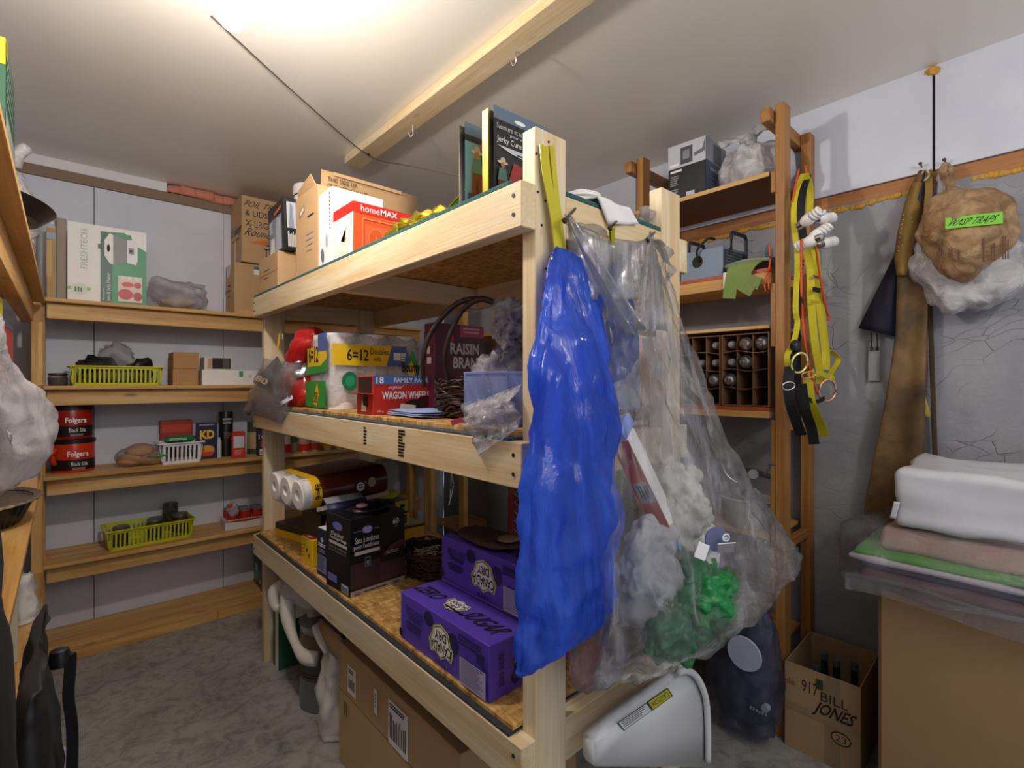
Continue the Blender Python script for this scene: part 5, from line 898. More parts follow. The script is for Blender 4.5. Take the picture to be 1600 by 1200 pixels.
# red and white packet with blue ends
t = thing('wrap_packet', 'red and white flat packet with blue ends slanting inside the clear bag', 'packet', tuple(px(1068, 850, .560)))
e0, e1 = px(1052, 862, .555), px(958, 668, .60); ax = (e1 - e0); Ln = ax.length; ax.normalize(); up = Vector((.75, .25, .35)); sd = (up - ax * up.dot(ax)).normalized(); nn = ax.cross(sd); M = Matrix((ax, sd, nn)).transposed().to_4x4(); t.matrix_world = Matrix.Translation(e0) @ M
REDP = mat('#c8351f', .4); BLP = mat('#7f9ae0', .4); WHP = mat('#ecebe8', .45)
def pk(nm, x0, x1, m, w0=-.002, w1=.05, h=.018): box(nm, x0, x1, w0, w1, -h, h, m, t, .004)
pk('white_body', .03, Ln - .03, WHP); pk('blue_end', .0, .03, BLP, -.003, .052, .019); pk('blue_end', Ln - .032, Ln, BLP, -.003, .06, .019)
PF = Face(t, (Ln - .032, -.0022, .019), (-(Ln - .062), 0, 0), (0, 0, -.038)); PF.rect(0, 0, 1, 1, REDP, 'red_side'); PF.rect(.40, .08, .60, .92, GREYP, 'label'); PF.lines(.43, .55, .57, .8, 2, INK); PF.lines(.43, .2, .57, .48, 2, INK); PF.lines(.03, .05, .37, .95, 8, mat('#a82a1a', .4), gap=.3); PF.lines(.63, .05, .97, .95, 8, mat('#a82a1a', .4), gap=.3)
for sgn in (1, -1):
    WF = Face(t, (Ln - .034, .0, .0185), (-(Ln - .066), 0, 0), (0, .048, 0)) if sgn < 0 else Face(t, (.032, .0, .0185), (Ln - .066, 0, 0), (0, .048, 0))
    if sgn > 0: WF.lines(.05, .15, .9, .85, 5, mat('#b8aaa8', .5), gap=.3); WF.rect(.04, .08, .94, .16, mat('#c05a4a', .5), 'print')
t = thing('white_cup', 'white plastic scoop with a dark mouth above the slanting packet in the clear bag', 'scoop', tuple(px(975, 625, .62))); lathe('cup', [(0, -.05), (.022, -.045), (.028, .0), (.03, .02)], mat('#b9bcc2', .4), t, n=20, smooth=True).rotation_euler = (R(60), R(25), 0); blob('dark_lining', (0, -.006, -.03), (.022, .018, .03), mat('#4a4448', .6), t, .2, 15, 1, 3)
GB2 = mat('#12803a', .35, bump=.4, bscale=30)
t = thing('green_bag', 'crumpled green plastic shopping bag at the bottom of the clear bag', 'bag', tuple(px(1085, 960, .50)))
blob('fold', (.04, 0, .035), (.10, .045, .06), GB2, t, .8, 11, 3, 5, None, True); blob('fold', (-.06, .01, -.03), (.09, .04, .04), mat('#17663a', .35, bump=.4), t, .8, 12, 6, 5, None, True); blob('fold', (.09, .01, -.02), (.05, .04, .055), GB2, t, .8, 13, 8, 4, None, True)
t = thing('white_cloths', 'pale crumpled cloths filling the clear bag above the green one', 'cloth', tuple(px(1060, 850, .56)))
PC = mat('#c9c6bd', .8, bump=.4, bscale=25)
blob('cloth', (.02, 0, .06), (.07, .05, .11), PC, t, .7, 9, 2, 5, None, True); blob('cloth', (-.10, .01, -.02), (.08, .045, .10), mat('#b4b4b6', .7, bump=.4), t, .7, 9, 4, 5, None, True); blob('cloth', (.07, .0, -.04), (.06, .045, .07), mat('#d6d4d0', .8, bump=.4), t, .7, 10, 7, 5, None, True); blob('grey_cloth', (-.10, .02, -.10), (.09, .04, .05), mat('#8f8d8e', .7), t, .5, 11, 9, 4)
t = thing('round_tag', 'blue and grey round badge with white swirl inside the clear bag', 'badge', tuple(px(1118, 842, .455))); lathe('disc', [(0, 0), (.024, 0), (.024, .004), (0, .004)], mat('#6a6f94', .5), t, n=20).rotation_euler = (R(90), 0, R(-30))
F = Face(t, Vector((-.02, -.012, -.02)), (.04 * math.cos(R(-30)), .04 * math.sin(R(-30)), 0), (0, 0, .04)); F.poly([(.05, 0), (.95, 0), (.9, .42), (.05, .42)], mat('#78747a', .5), 'grey_half'); F.disc(.48, .72, .2, .2, WHITE, 'swirl', 14); F.disc(.50, .72, .13, .13, mat('#6a6f94', .5), 'swirl', 14); F.disc(.46, .70, .06, .06, WHITE, 'swirl', 10); F.rect(.02, .42, .98, .47, WHITE, 'line')
t = thing('paper_tag', 'small white paper tag beside the round badge in the clear bag', 'tag', tuple(px(1098, 862, .455))); box('tag', -.018, .01, -.003, .0, -.015, .015, WHITE, t, .001).rotation_euler = (0, R(25), R(-20))

# ------------------------------------------------------------------ right rack contents
A_, B_, C_, D_, E_ = 2.067, 1.715, 1.503, 1.195, .72
b = Box('kettle_box', 'black and white appliance box on top of the narrow rack', 'box', (1.955, .985, A_), (.20, .165, .235), mat('#1c1d22', .4), R(3))
L = b.L; L.rect(0, .58, 1, 1, mat('#c6c9d2', .4), 'photo'); L.rect(.34, .62, .66, .92, mat('#4a4d55', .4), 'kettle_picture'); L.rect(.40, .70, .58, .86, mat('#8a8d95', .4), 'kettle_picture'); L.poly([(.7, .7), (.98, .74), (.98, .95), (.92, .8), (.7, .76)], mat('#6a6d78', .4), 'picture'); L.rect(.05, .62, .3, .66, WHITE, 'picture'); L.lines(.07, .47, .4, .54, 1, WHITE); L.lines(.07, .25, .32, .44, 5, mat('#8a8d95', .5)); L.lines(.07, .08, .3, .2, 3, mat('#8a8d95', .5)); L.rect(.5, .03, .72, .1, G2, 'barcode')
F = b.F; F.rect(0, 0, 1, .6, mat('#3c4766', .4), 'print'); F.rect(0, .6, 1, 1, mat('#8f929c', .4), 'photo'); F.rect(.35, .62, .75, .95, mat('#4a4d58', .4), 'kettle_picture'); F.lines(.2, .4, .9, .5, 1, GREYP); F.lines(.2, .12, .8, .34, 3, mat('#6a7494', .5))
t = thing('tied_bag', 'white plastic bag tied in a knot on top of the narrow rack', 'bag', (0, 0, 0)); KB = film('knot_film', '#eeeef0', .86, .25, .7, 14, .3, gloss=.3)
loft('bag_body', [(2.06, .85, A_ + .001, .085, .10), (2.06, .85, A_ + .04, .10, .115), (2.06, .85, A_ + .10, .10, .112), (2.06, .845, A_ + .15, .075, .08), (2.05, .845, A_ + .18, .03, .03), (2.05, .845, A_ + .195, .016, .016)], KB, t, 64, 6, (.10, 8), (.014, 11), 3, zmin=A_ + .001)
loft('knot', [(2.035, .845, A_ + .165, .012, .012), (2.03, .845, A_ + .185, .028, .03), (2.03, .84, A_ + .205, .02, .022), (2.03, .84, A_ + .215, .006, .006)], KB, t, 24, 5, (.15, 5), (.012, 25), 5)
for dy, dz in ((-.11, .03), (.10, .02), (-.06, .035)): sheet('bag_ear', lambda u, v, dy=dy, dz=dz: (2.035 - .02 * v + .01 * math.sin(9 * u), .845 + dy * u + .03 * (v - .5) * (.3 + u), A_ + .19 + dz * u + .02 * math.sin(7 * v) * u), 8, 8, KB, t, .0008)
t = thing('white_sack', 'grey white rounded sack behind the tied bag on top of the narrow rack', 'bag', (2.15, .80, A_)); blob('sack', (0, 0, .10), (.08, .085, .10), mat('#b9bac0', .6), t, .2, 8, 2, 4, .001)
b = Box('power_supply', 'blue grey metal box with black folding handle on the second rack shelf', 'device', (1.965, .92, B_), (.19, .19, .125), mat('#8295aa', .45), R(-4)); b.L.disc(.42, .62, .13, .2, INK, 'grommet'); b.L.lines(.1, .1, .3, .2, 2, GREYP); b.F.rect(.05, .05, .95, .9, mat('#3a4350', .5), 'vent_panel'); b.F.lines(.1, .15, .9, .85, 7, mat('#5f6c7c', .5), gap=.5)
bm = bmesh.new(); tube_bm(bm, [(.05, -.01, .10), (.05, -.01, .175), (.06, -.01, .185), (.16, -.01, .185), (.17, -.01, .17), (.17, -.01, .06)], .008, 6, 1); tube_bm(bm, [(.05, .18, .10), (.05, .18, .175), (.06, .18, .185), (.16, .18, .185), (.17, .18, .17), (.17, .18, .06)], .008, 6, 1); obj('handle', bm, mat('#2c3440', .4), b.t)
tube('cable', [(-.004, .10, .075), (-.02, .10, .12), (-.01, .06, .16), (.03, .05, .165)], .005, INK, b.t)
t = thing('green_cloth', 'green and grey folded cloth with a white tag hanging over the second rack shelf', 'cloth', (0, 0, 0)); GC = mat('#7c9150', .9, bump=.2, bscale=120); GC2 = mat('#8d9184', .9)
def drape(u, v):
    y = .755 + .16 * u; s = v
    if s < .5: return (2.05 - .115 * s / .5, y, B_ + .028 + .012 * math.sin(5 * u + 2) * (1 - s) - .008 * s)
    q = (s - .5) / .5; return (1.932 - .006 * q, .84 + (.03 + .06 * (1 - q)) * (u - .5) * 2 + .02 * q, B_ + .02 - .085 * q - .012 * math.sin(4 * u))
for yy, w_, dz in ((.855, .05, .10), (.825, .04, .085), (.80, .045, .06)): ribbon('hanging_strap', [(2.0, yy - .03, B_ + .034), (1.955, yy - .02, B_ + .036), (1.926, yy, B_ + .012), (1.922, yy + .012, B_ - dz * .5), (1.924, yy + .02 - .06 * (dz < .09), B_ - dz)], w_, GC, t, (0, 1, .15), .004)
sheet('cloth_top', lambda u, v: (1.955 + .16 * v, .736 + .17 * u, B_ + .032 + .012 * math.sin(3 * u + 4 * v)), 10, 10, GC2, t, .012); box('tag', 1.9285, 1.9295, .868, .90, B_ - .055, B_ + .005, WHITE, t, 0)
t = thing('orange_cord', 'orange cord tied around the front post of the narrow rack', 'cord', (0, 0, 0)); OC = mat('#d8501c', .6)
for q in ([(1.931, .729, 1.80), (1.929, .725, 1.74), (1.930, .732, 1.69), (1.926, .728, 1.63)], [(1.934, .735, 1.71), (1.925, .73, 1.70), (1.928, .745, 1.66), (1.926, .74, 1.625)], [(1.933, .726, 1.715), (1.920, .728, 1.70), (1.934, .736, 1.695)]): tube('strand', q, .0028, OC, t, 5)
# bulb cartons
BCARD = mat('#7a5636', .85, bump=.1); BLT = film('bulb_glass', '#d8d8da', .45, .05, .0, 5, .2, gloss=.5)
def bulbcarton(label, y0, y1, rows, cols, skew):
    t = thing('bulb_carton', label, 'box', (0, 0, 0)); z0, z1 = D_ + .002, D_ + .282; x0, x1 = 1.945, 2.14
    for a in ((x0, x1, y0, y0 + .004, z0, z1), (x0, x1, y1 - .004, y1, z0, z1), (x0, x1, y0 + .004, y1 - .004, z0, z0 + .004), (x0, x1, y0 + .004, y1 - .004, z1 - .004, z1), (x1 - .004, x1, y0 + .004, y1 - .004, z0 + .004, z1 - .004)): box('carton_wall', *a, BCARD, t, .0005)
    for i in range(1, rows):
        z = z0 + (z1 - z0) * i / rows; sheet('divider', lambda u, v, z=z, i=i: (x0 + .003 + .17 * v, y0 + .004 + (y1 - y0 - .008) * u, z + .006 * math.sin(7 * u + i + skew) * (1 - v)), 6, 1, BCARD, t, .002, False)
    for j in range(1, cols): y = y0 + (y1 - y0) * j / cols; box('divider', x0 + .004, x1 - .02, y - .001, y + .001, z0 + .005, z1 - .005, BCARD, t, 0)
    return t, lambda c, r: (y1 - (y1 - y0) * (c + .5) / cols, z0 + (z1 - z0) * (rows - r - .5) / rows)
def bulb(label, x, y, z, big):
    t = thing('light_bulb', label, 'bulb', (x, y, z), 0, 'spent bulbs in the divided cartons', (0, R(-90), 0)); r = .026 if big else .016
    lathe('glass', [(0, .03), (r * .55, .028), (r * .9, .018), (r, .006), (r * .9, -.012), (r * .45, -.045), (r * .42, -.05)], mat('#b9babd', .06, .9) if big else BLT, t, n=18); lathe('base', [(r * .44, -.048), (.013, -.052), (.013, -.07), (.006, -.076), (0, -.077)], mat('#8f8f92', .3, .9), t, n=14)
    if big: lathe('rim', [(r * .98, .0), (r * 1.05, .008), (r * .9, .02)], mat('#c9cacd', .12, .9), t, n=18)
t, cell = bulbcarton('divided brown carton of light bulbs next to the front post of the rack', .735, .915, 4, 3, 0)
for c, r, big, lb in ((0, 0, 0, 'small bulb showing its socket end, in the top corner away from the post'), (1, 0, 1, 'round reflector bulb in the middle of the top row'), (2, 0, 1, 'round reflector bulb in the top row against the post'), (0, 1, 0, 'small bulb in the second row, carton by the post'), (1, 1, 1, 'large clear bulb in the middle of the second row'), (0, 2, 1, 'round reflector bulb in the third row of the carton by the post')):
    y, z = cell(c, r); bulb(lb, 1.965 if big else 1.985, y, z - .004, big)
t, cell = bulbcarton('second divided brown carton of bulbs, partly behind the clear bag', .92, 1.10, 4, 3, 2)
for c, r, big, lb in ((2, 0, 0, 'small silver bulb in the top row of the carton behind the bag'), (2, 1, 0, 'small bulb in the second row of the carton behind the bag'), (1, 1, 0, 'dim small bulb in the middle of the carton behind the bag'), (2, 2, 1, 'round reflector bulb in the third row of the carton behind the bag')):
    y, z = cell(c, r); bulb(lb, 1.965 if big else 1.985, y, z - .004, big)
# mixer and tub
t = thing('white_tub', 'white plastic tub holding mixer parts on a lower rack shelf', 'tub', (2.03, .845, E_)); lathe('tub', [(0, .001), (.065, .001), (.075, .02), (.088, .105), (.094, .11), (.09, .114), (.084, .108), (.07, .02), (0, .012)], mat('#d9d9dc', .35), t, n=32, sy=1.15)
t = thing('mixer_head', 'dark grey kitchen mixer head lying in the white tub', 'mixer', (2.04, .85, E_ + .215), 0, None, (R(8), R(0), R(10)))
loft('housing', [(0, .12, -.0, .012, .012), (0, .11, 0, .04, .035), (0, .05, .0, .055, .05), (0, -.02, 0, .056, .052), (0, -.08, -.005, .045, .042), (0, -.105, -.008, .015, .015)], mat('#55585e', .35), t, 28, 5, mtx=None)
for q in ((-.052, -.03, .0),): lathe('round_cap', [(0, .006), (.018, .005), (.02, 0)], mat('#9a9ca0', .3), t, q, 20).rotation_euler = (0, R(-80), 0)
tube('chrome_trim', [(-.045, .02, -.05), (-.055, .06, -.03), (-.05, .085, 0), (-.03, .10, .02)], .005, STEEL, t); blob('neck', (0, .03, -.07), (.035, .04, .05), mat('#4a4d52', .4), t, .05, 5, 1, 3)
t = thing('grinder_ring', 'chrome toothed ring of a meat grinder in the white tub', 'part', (1.965, .80, E_ + .135), 0, None, (0, R(-75), R(15)))
bm = bmesh.new(); n = 48
pr = [(.016, .0), (.026, .0), (.026, .014), (.016, .014)]; rows = [[bm.verts.new(((r + (.003 if (i // 3) % 2 and r > .02 else 0)) * math.cos(6.2832 * i / n), (r + (.003 if (i // 3) % 2 and r > .02 else 0)) * math.sin(6.2832 * i / n), z)) for r, z in pr] for i in range(n)]
for i in range(n):
    for j in range(4): bm.faces.new((rows[i][j], rows[(i + 1) % n][j], rows[(i + 1) % n][(j + 1) % 4], rows[i][(j + 1) % 4]))
obj('ring', bm, STEEL, t); lathe('hub', [(0, .004), (.006, .004), (.007, .01), (0, .012)], STEEL, t, n=12); [box('spoke', -.018, .018, -.003, .003, .004, .009, STEEL, t, .001).__setattr__('rotation_euler', (0, 0, R(60 * k_))) for k_ in range(3)]
t = thing('steel_pin', 'short steel pin standing up beside the mixer head', 'part', (1.985, .765, E_ + .22), 0, None, (R(35), 0, 0)); lathe('pin', [(0, 0), (.004, 0), (.004, .035), (.008, .036), (.008, .042), (0, .043)], STEEL, t, n=12)
# lower items
t = thing('keyboard', 'black and white keypad board lying on the lowest rack shelf', 'keyboard', (1.97, .86, .298), R(8)); box('case', 0, .14, 0, .30, 0, .02, BLACK, t, .003); F = Face(t, (0, .30, .0201), (0, -.30, 0), (.14, 0, 0)); [F.lines(.04 + .12 * i, .1, .13 + .12 * i, .9, 5, WHITE, 'keys', seed=i) for i in range(8)]
t = thing('bagged_toy', 'dark device with a pale round disc in a clear plastic bag at the rack foot', 'device', tuple(at(1165, 1132, x=1.85))); o_ = Vector(at(1165, 1132, x=1.85))
def lp(u, v, y=.62): return Vector(at(u, v + 6, x=1.85 - (.62 - y))) - o_
loft('device_body', [tuple(lp(1160, 1108)) + (.05, .09), tuple(lp(1158, 1060)) + (.05, .11), tuple(lp(1160, 1000)) + (.045, .105), tuple(lp(1172, 950)) + (.035, .07), tuple(lp(1180, 930)) + (.02, .02)], mat('#34384c', .5), t, 28, 5, (.05, 4), (.012, 10), 2)
o = lathe('pale_disc', [(0, -.006), (.058, -.005), (.06, .0), (.058, .004), (0, .005)], mat('#b4c0d2', .4), t, tuple(lp(1163, 1015, .555)), 28); o.rotation_euler = (0, R(90), 0)
loft('film', [tuple(lp(1165, 1122)) + (.06, .10), tuple(lp(1160, 1095)) + (.066, .122), tuple(lp(1160, 1030)) + (.062, .125), tuple(lp(1168, 970)) + (.05, .09), tuple(lp(1185, 930)) + (.02, .03), tuple(lp(1190, 905)) + (.008, .01)], film('toy_film', '#b4b8d4', .15, .08, .7, 14, .4, '#d0d4ec', gloss=.5), t, 36, 5, (.05, 6), (.02, 12), 4)
b3 = lathe('knob', [(0, 0), (.014, 0), (.012, .02), (0, .02)], mat('#8f98aa', .4), t, tuple(lp(1198, 1098, .575)), 16); b3.rotation_euler = (0, R(-90), 0); Face(t, lp(1172, 1102, .548), (0, -.06, 0), (0, 0, .016)).lines(0, .1, 1, .9, 6, GREYP, vert=True)
# ---- harness
HY = mat('#cabd1c', .6, bump=.2, bscale=200); HK = mat('#131418', .7, bump=.2, bscale=150); RG = mat('#d9a58a', .3, .7); SG = mat('#d8d890', .25, .6)
t = thing('safety_harness', 'yellow and black webbing safety harness with metal rings hanging on the rack frame', 'harness', (0, 0, 0))
def strap(pts, w, m, nm='webbing', wd=(.3, -.95, 0), th=.003): return ribbon(nm, [tuple(px(*p[:3])) + tuple(p[3:]) for p in pts], w * .72, m, t, wd, th)
strap([(1255, 272, .640), (1244, 300, .636), (1240, 335, .632), (1242, 365, .628), (1246, 410, .624), (1243, 480, .620), (1246, 505, .618), (1240, 535, .616), (1230, 555, .614), (1232, 575, .614)], .024, HY)
strap([(1262, 275, .642), (1254, 300, .634), (1251, 340, .63), (1256, 372, .626), (1258, 385, .624)], .034, HK, 'pad', th=.007)
strap([(1258, 272, .638), (1266, 295, .630), (1265, 330, .628), (1262, 350, .626)], .03, HY)
strap([(1260, 385, .612), (1266, 420, .61), (1268, 480, .608), (1274, 540, .606), (1281, 580, .604), (1280, 600, .604)], .034, HY)
strap([(1272, 380, .606), (1276, 420, .602), (1283, 490, .598), (1290, 550, .594), (1290, 578, .592)], .036, HY)
strap([(1298, 548, .590), (1310, 562, .584), (1300, 580, .584), (1294, 592, .586)], .024, HY)
strap([(1262, 590, .592), (1266, 625, .588), (1274, 645, .586), (1283, 665, .586), (1288, 682, .588)], .042, HY)
strap([(1282, 583, .584), (1292, 588, .582), (1304, 592, .58)], .03, HY, wd=(.2, 0, 1))
strap([(1238, 555, .612), (1232, 590, .606), (1234, 625, .60), (1243, 655, .598), (1252, 680, .598)], .045, HK)
strap([(1252, 600, .598), (1258, 640, .594), (1268, 670, .592), (1272, 694, .592)], .045, HK)
strap([(1264, 624, .586), (1276, 628, .580), (1288, 622, .578)], .02, HK, wd=(.2, 0, 1)); strap([(1262, 585, .584), (1272, 588, .58), (1270, 578, .58)], .02, HY, wd=(.3, 0, 1))
def ringo(u, v, y, ru, rv, r, m, nm, tilt=0, d_end=False):
    c = px(u, v, y); sc_ = c.x * _S + c.y * _C; k = sc_ / CAM_F; P = []
    ex = Vector((_C, -_S, 0)); 
    for i in range(25):
        a = 6.2832 * i / 24; x, z = ru * math.cos(a), rv * math.sin(a); P.append(tuple(c + ex * (x * math.cos(tilt) - z * math.sin(tilt)) * k + Vector((0, 0, 1)) * (x * math.sin(tilt) + z * math.cos(tilt)) * k))
    return tube(nm, P, r, m, t, 8, 1)
ringo(1249, 567, .585, 12, 16, .0042, SG, 'dee_ring', -.4); ringo(1293, 610, .572, 13, 17, .0045, RG, 'dee_ring', -.2)
for u, v, y, a, b_ in ((1263, 586, .576, 11, 5), (1232, 603, .592, 10, 6)):
    ringo(u, v, y, a, b_, .0024, RG if u > 1240 else STEEL, 'buckle', .15)
blob('plastic_cap', px(1243, 541, .60), (.020, .016, .022), mat('#1f2024', .4), t, .05, 5, 1, 3)
strap([(1271, 432, .596), (1279, 434, .594)], .014, STEEL, 'buckle', (0, 0, 1), .006); strap([(1271, 452, .592), (1281, 454, .590)], .022, HK, 'buckle', (0, 0, 1), .006); strap([(1268, 470, .594), (1280, 472, .592)], .012, HY, 'keeper', (0, 0, 1), .005)
lf_ = px(1251, 438, .603); Face(t, lf_, (.016, -.005, 0), (.004, 0, .075)).lines(.1, .05, .9, .95, 5, INK)
for pts in ([(1248, 265, .642), (1241, 300, .640), (1238, 320, .64), (1242, 328, .638)], [(1258, 258, .643), (1262, 290, .64), (1270, 330, .63)], [(1252, 375, .60), (1252, 440, .594), (1256, 520, .586), (1266, 580, .58), (1278, 616, .575)], [(1274, 380, .592), (1281, 430, .586), (1288, 470, .584), (1294, 494, .584)]):
    tube('orange_cord', [tuple(px(*p)) for p in pts], .0038, OC, t, 6)
lathe('cord_tip', [(0, 0), (.006, .002), (.004, .02), (0, .021)], OC, t, tuple(px(1294, 497, .584) - Vector((0, 0, .01))), 8)
# compact fluorescent bulbs bunched on the harness
CF = mat('#eceae6', .35)
def cfl(label, u, v, y, rot):
    t2 = thing('spiral_bulb', label, 'bulb', tuple(px(u, v, y)), 0, 'spiral energy saving bulbs', rot)
    P = [(.014 * math.cos(a), .014 * math.sin(a), .012 + .034 * (a / 18.85)) for a in [i * .45 for i in range(43)]]; tube('spiral_tube', P, .0055, CF, t2, 8, 1); lathe('ballast', [(0, .012), (.019, .010), (.021, 0), (.019, -.014), (.0135, -.024)], CF, t2, n=18); lathe('screw_base', [(.0135, -.022), (.0135, -.042), (.006, -.047), (0, -.048)], STEEL, t2, n=14)
for args in (('white spiral bulb upper left in the bunch, its cap facing out', 1264, 342, .575, (R(70), 0, R(-20))), ('white spiral bulb upper right of the bunch', 1286, 342, .575, (R(80), R(10), R(60))), ('white spiral bulb in the middle of the bunch, cap pointing down and out', 1277, 367, .56, (R(50), R(10), R(20))), ('white spiral bulb lower right of the bunch', 1291, 380, .575, (R(75), 0, R(70))), ('white spiral bulb lower left of the bunch, coil outward', 1265, 378, .58, (R(-100), R(10), R(-15)))): cfl(*args)
# ---- hung on the right wall
def wx(u, v, d=.02): q = at(u, v, x=XR - d); return Vector((q.x, q.y, q.z))
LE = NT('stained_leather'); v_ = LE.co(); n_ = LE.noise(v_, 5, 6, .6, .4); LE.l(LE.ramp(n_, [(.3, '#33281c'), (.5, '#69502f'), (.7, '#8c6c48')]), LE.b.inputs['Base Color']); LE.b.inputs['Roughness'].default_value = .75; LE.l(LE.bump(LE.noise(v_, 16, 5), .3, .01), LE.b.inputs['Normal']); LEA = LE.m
t = thing('leather_apron', 'long stained tan leather work apron hanging on the concrete wall', 'apron', (0, 0, 0))
rowsA = [(1436, 1448, 268, .02), (1420, 1456, 300, .03), (1408, 1460, 370, .045), (1402, 1452, 440, .05), (1400, 1448, 520, .055), (1385, 1446, 620, .06), (1368, 1444, 700, .06), (1352, 1440, 780, .055), (1345, 1436, 870, .05)]
def apron(u, v):
    f = v * (len(rowsA) - 1); i = min(int(f), len(rowsA) - 2); q = f - i; a, b_ = rowsA[i], rowsA[i + 1]; m_ = lambda k: a[k] + (b_[k] - a[k]) * q
    return wx(m_(0) + (m_(1) - m_(0)) * u, m_(2), m_(3) + .016 * math.sin(6 * u + 3 * v) + .02 * math.sin(math.pi * u))
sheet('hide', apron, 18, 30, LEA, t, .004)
sheet('hide_fold', lambda u, v: wx(1448 + 14 * v + 8 * u, 440 + 420 * v, .02 + .01 * math.sin(4 * v)), 4, 16, mat('#4a3824', .8), t, .004)
quad('pale_strap', [wx(1436, 650, .055), wx(1441, 600, .055), wx(1454, 648, .05), wx(1452, 652, .05)], mat('#b0983c', .6), t, .002, 3)
t = thing('tool_belt', 'tan studded leather tool pouch hanging beside the apron', 'pouch', (0, 0, 0)); PB = mat('#8a6c30', .65, bump=.3, bscale=40)
rowsB = [(1428, 1440, 285, .05), (1414, 1436, 320, .07), (1404, 1432, 360, .09), (1398, 1424, 400, .085), (1402, 1416, 430, .07)]
sheet('pouch', lambda u, v: (lambda f: (lambda i, q: wx((rowsB[i][0] * (1 - q) + rowsB[i + 1][0] * q) * (1 - u) + (rowsB[i][1] * (1 - q) + rowsB[i + 1][1] * q) * u, rowsB[i][2] * (1 - q) + rowsB[i + 1][2] * q, rowsB[i][3] + .02 * math.sin(math.pi * u)))(min(int(f), 3), f - min(int(f), 3)))(v * 4), 8, 16, PB, t, .006)
bm = bmesh.new()
for i in range(9): bmesh.ops.create_icosphere(bm, subdivisions=1, radius=.0022, matrix=Matrix.Translation(wx(1412 - 1.1 * i, 336 + 7 * i, .105)))
for u, v in ((1424, 340), (1425, 347), (1414, 380), (1410, 383)): bmesh.ops.create_icosphere(bm, subdivisions=1, radius=.002, matrix=Matrix.Translation(wx(u, v, .11)))
obj('studs', bm, mat('#e8e0c8', .3, .5), t, kind='stuff')
for a in (1441, 1450): ribbon('strap', [tuple(wx(a, 266, .03)), tuple(wx(a - 6 + (a - 1441) * .8, 300, .06)), tuple(wx(a - 12 + (a - 1441), 340, .07))], .02, PB if a > 1445 else mat('#1c2038', .7), t, (0, 1, 0), .003)
tube('lace', [tuple(wx(1440, 272, .05)), tuple(wx(1446, 264, .06)), tuple(wx(1452, 274, .05)), tuple(wx(1444, 282, .065))], .003, mat('#c8c4b0', .7), t)
t = thing('navy_bag', 'dark navy cloth bag with drawcords hanging behind the apron', 'bag', (0, 0, 0))
sheet('cloth', lambda u, v: wx(1400 - (56 + 2 * v) * v * (1 - u) + 12 * u * (1 - v) + 4 * u * v, 395 + 118 * v + 14 * u * v, .025 + .03 * math.sin(math.pi * u)), 10, 10, mat('#15172a', .8), t, .006)
for u in (1361, 1370): tube('drawcord', [tuple(wx(u, 520, .03)), tuple(wx(u + 1, 545, .02))], .002, INK, t, 5); lathe('cord_stop', [(0, 0), (.005, .002), (.005, .014), (0, .016)], INK, t, tuple(wx(u + 1, 548, .02)), 8); ribbon('white_tape', [tuple(wx(u, 535, .012)), tuple(wx(u, 595, .012))], .018, mat('#8f9092', .7), t, (0, 1, 0), .001)
t = thing('white_shopping_bag', 'white plastic shopping bag with green print hanging low on the concrete wall', 'bag', (0, 0, 0)); SB = film('shop_film', '#e6e7ea', .88, .25, .7, 12, .3, gloss=.3)
def wl2(rows, nm, m, par, fold, crump, seed, n=44):
    S = []
    for uL, uR, v, d, rx in rows: a, b_ = wx(uL, v, d), wx(uR, v, d); c = (a + b_) / 2; S.append((c.x, c.y, c.z, rx, abs(a.y - b_.y) / 2))
    return loft(nm, S, m, par, n, 6, fold, crump, seed)
wl2([(1470, 1476, 262, .02, .008), (1462, 1478, 290, .03, .012), (1448, 1500, 330, .05, .03), (1432, 1590, 380, .07, .05), (1426, 1608, 420, .075, .055), (1440, 1606, 450, .075, .055), (1475, 1580, 472, .07, .045), (1500, 1550, 480, .065, .02)], 'bag_body', SB, t, (.05, 7), (.035, 9), 3)
t = thing('brown_bag', 'translucent brown grocery bag with a green label hanging from a nail on the concrete wall', 'bag', (0, 0, 0)); GBF = film('grocery_film', '#dcbc92', .72, .2, .8, 16, .45, '#c8a070', gloss=.3)
wl2([(1476, 1481, 258, .06, .006), (1474, 1487, 278, .07, .010), (1477, 1494, 300, .10, .018), (1452, 1548, 306, .14, .05), (1440, 1578, 325, .155, .07), (1432, 1592, 360, .16, .078), (1446, 1588, 385, .16, .075), (1462, 1560, 410, .155, .06), (1480, 1532, 430, .15, .035), (1500, 1515, 440, .145, .008)], 'bag_body', GBF, t, (.035, 9), (.016, 12), 5, 64)
def curve_patch(nm, pts, m, lift, par): 
    return None
Bf = Face(t, wx(1477, 358, .246), wx(1567, 349, .236) - wx(1477, 358, .246), Vector((0, 0, .034))); Bf.rect(0, 0, 1, 1, mat('#7ccc3a', .4), 'green_label'); Bf.text('WASP TRAPS', .07, .2, .9, .8, INK, 0, .01, 'marker_writing', .15)
for u, k_ in ((1465, 3), (1482, 2), (1496, 1), (1535, 1), (1548, 2), (1566, 3)):
    f_ = Face(t, wx(u, 412 - (abs(u - 1515) * .12), .238 - abs(u - 1515) * .0003), Vector((0, -.004 * k_ - .004, 0)), Vector((0, 0, .075))); f_.lines(0, 0, 1, 1, k_, mat('#5a3a28', .6), 'printed_column', True)
blob('yellow_trap', wx(1505, 370, .16), (.05, .05, .055), mat('#c9a52a', .5), t, .2, 10, 2, 3); blob('yellow_trap', wx(1460, 350, .16), (.03, .03, .05), mat('#c9952a', .5), t, .2, 10, 4, 3)
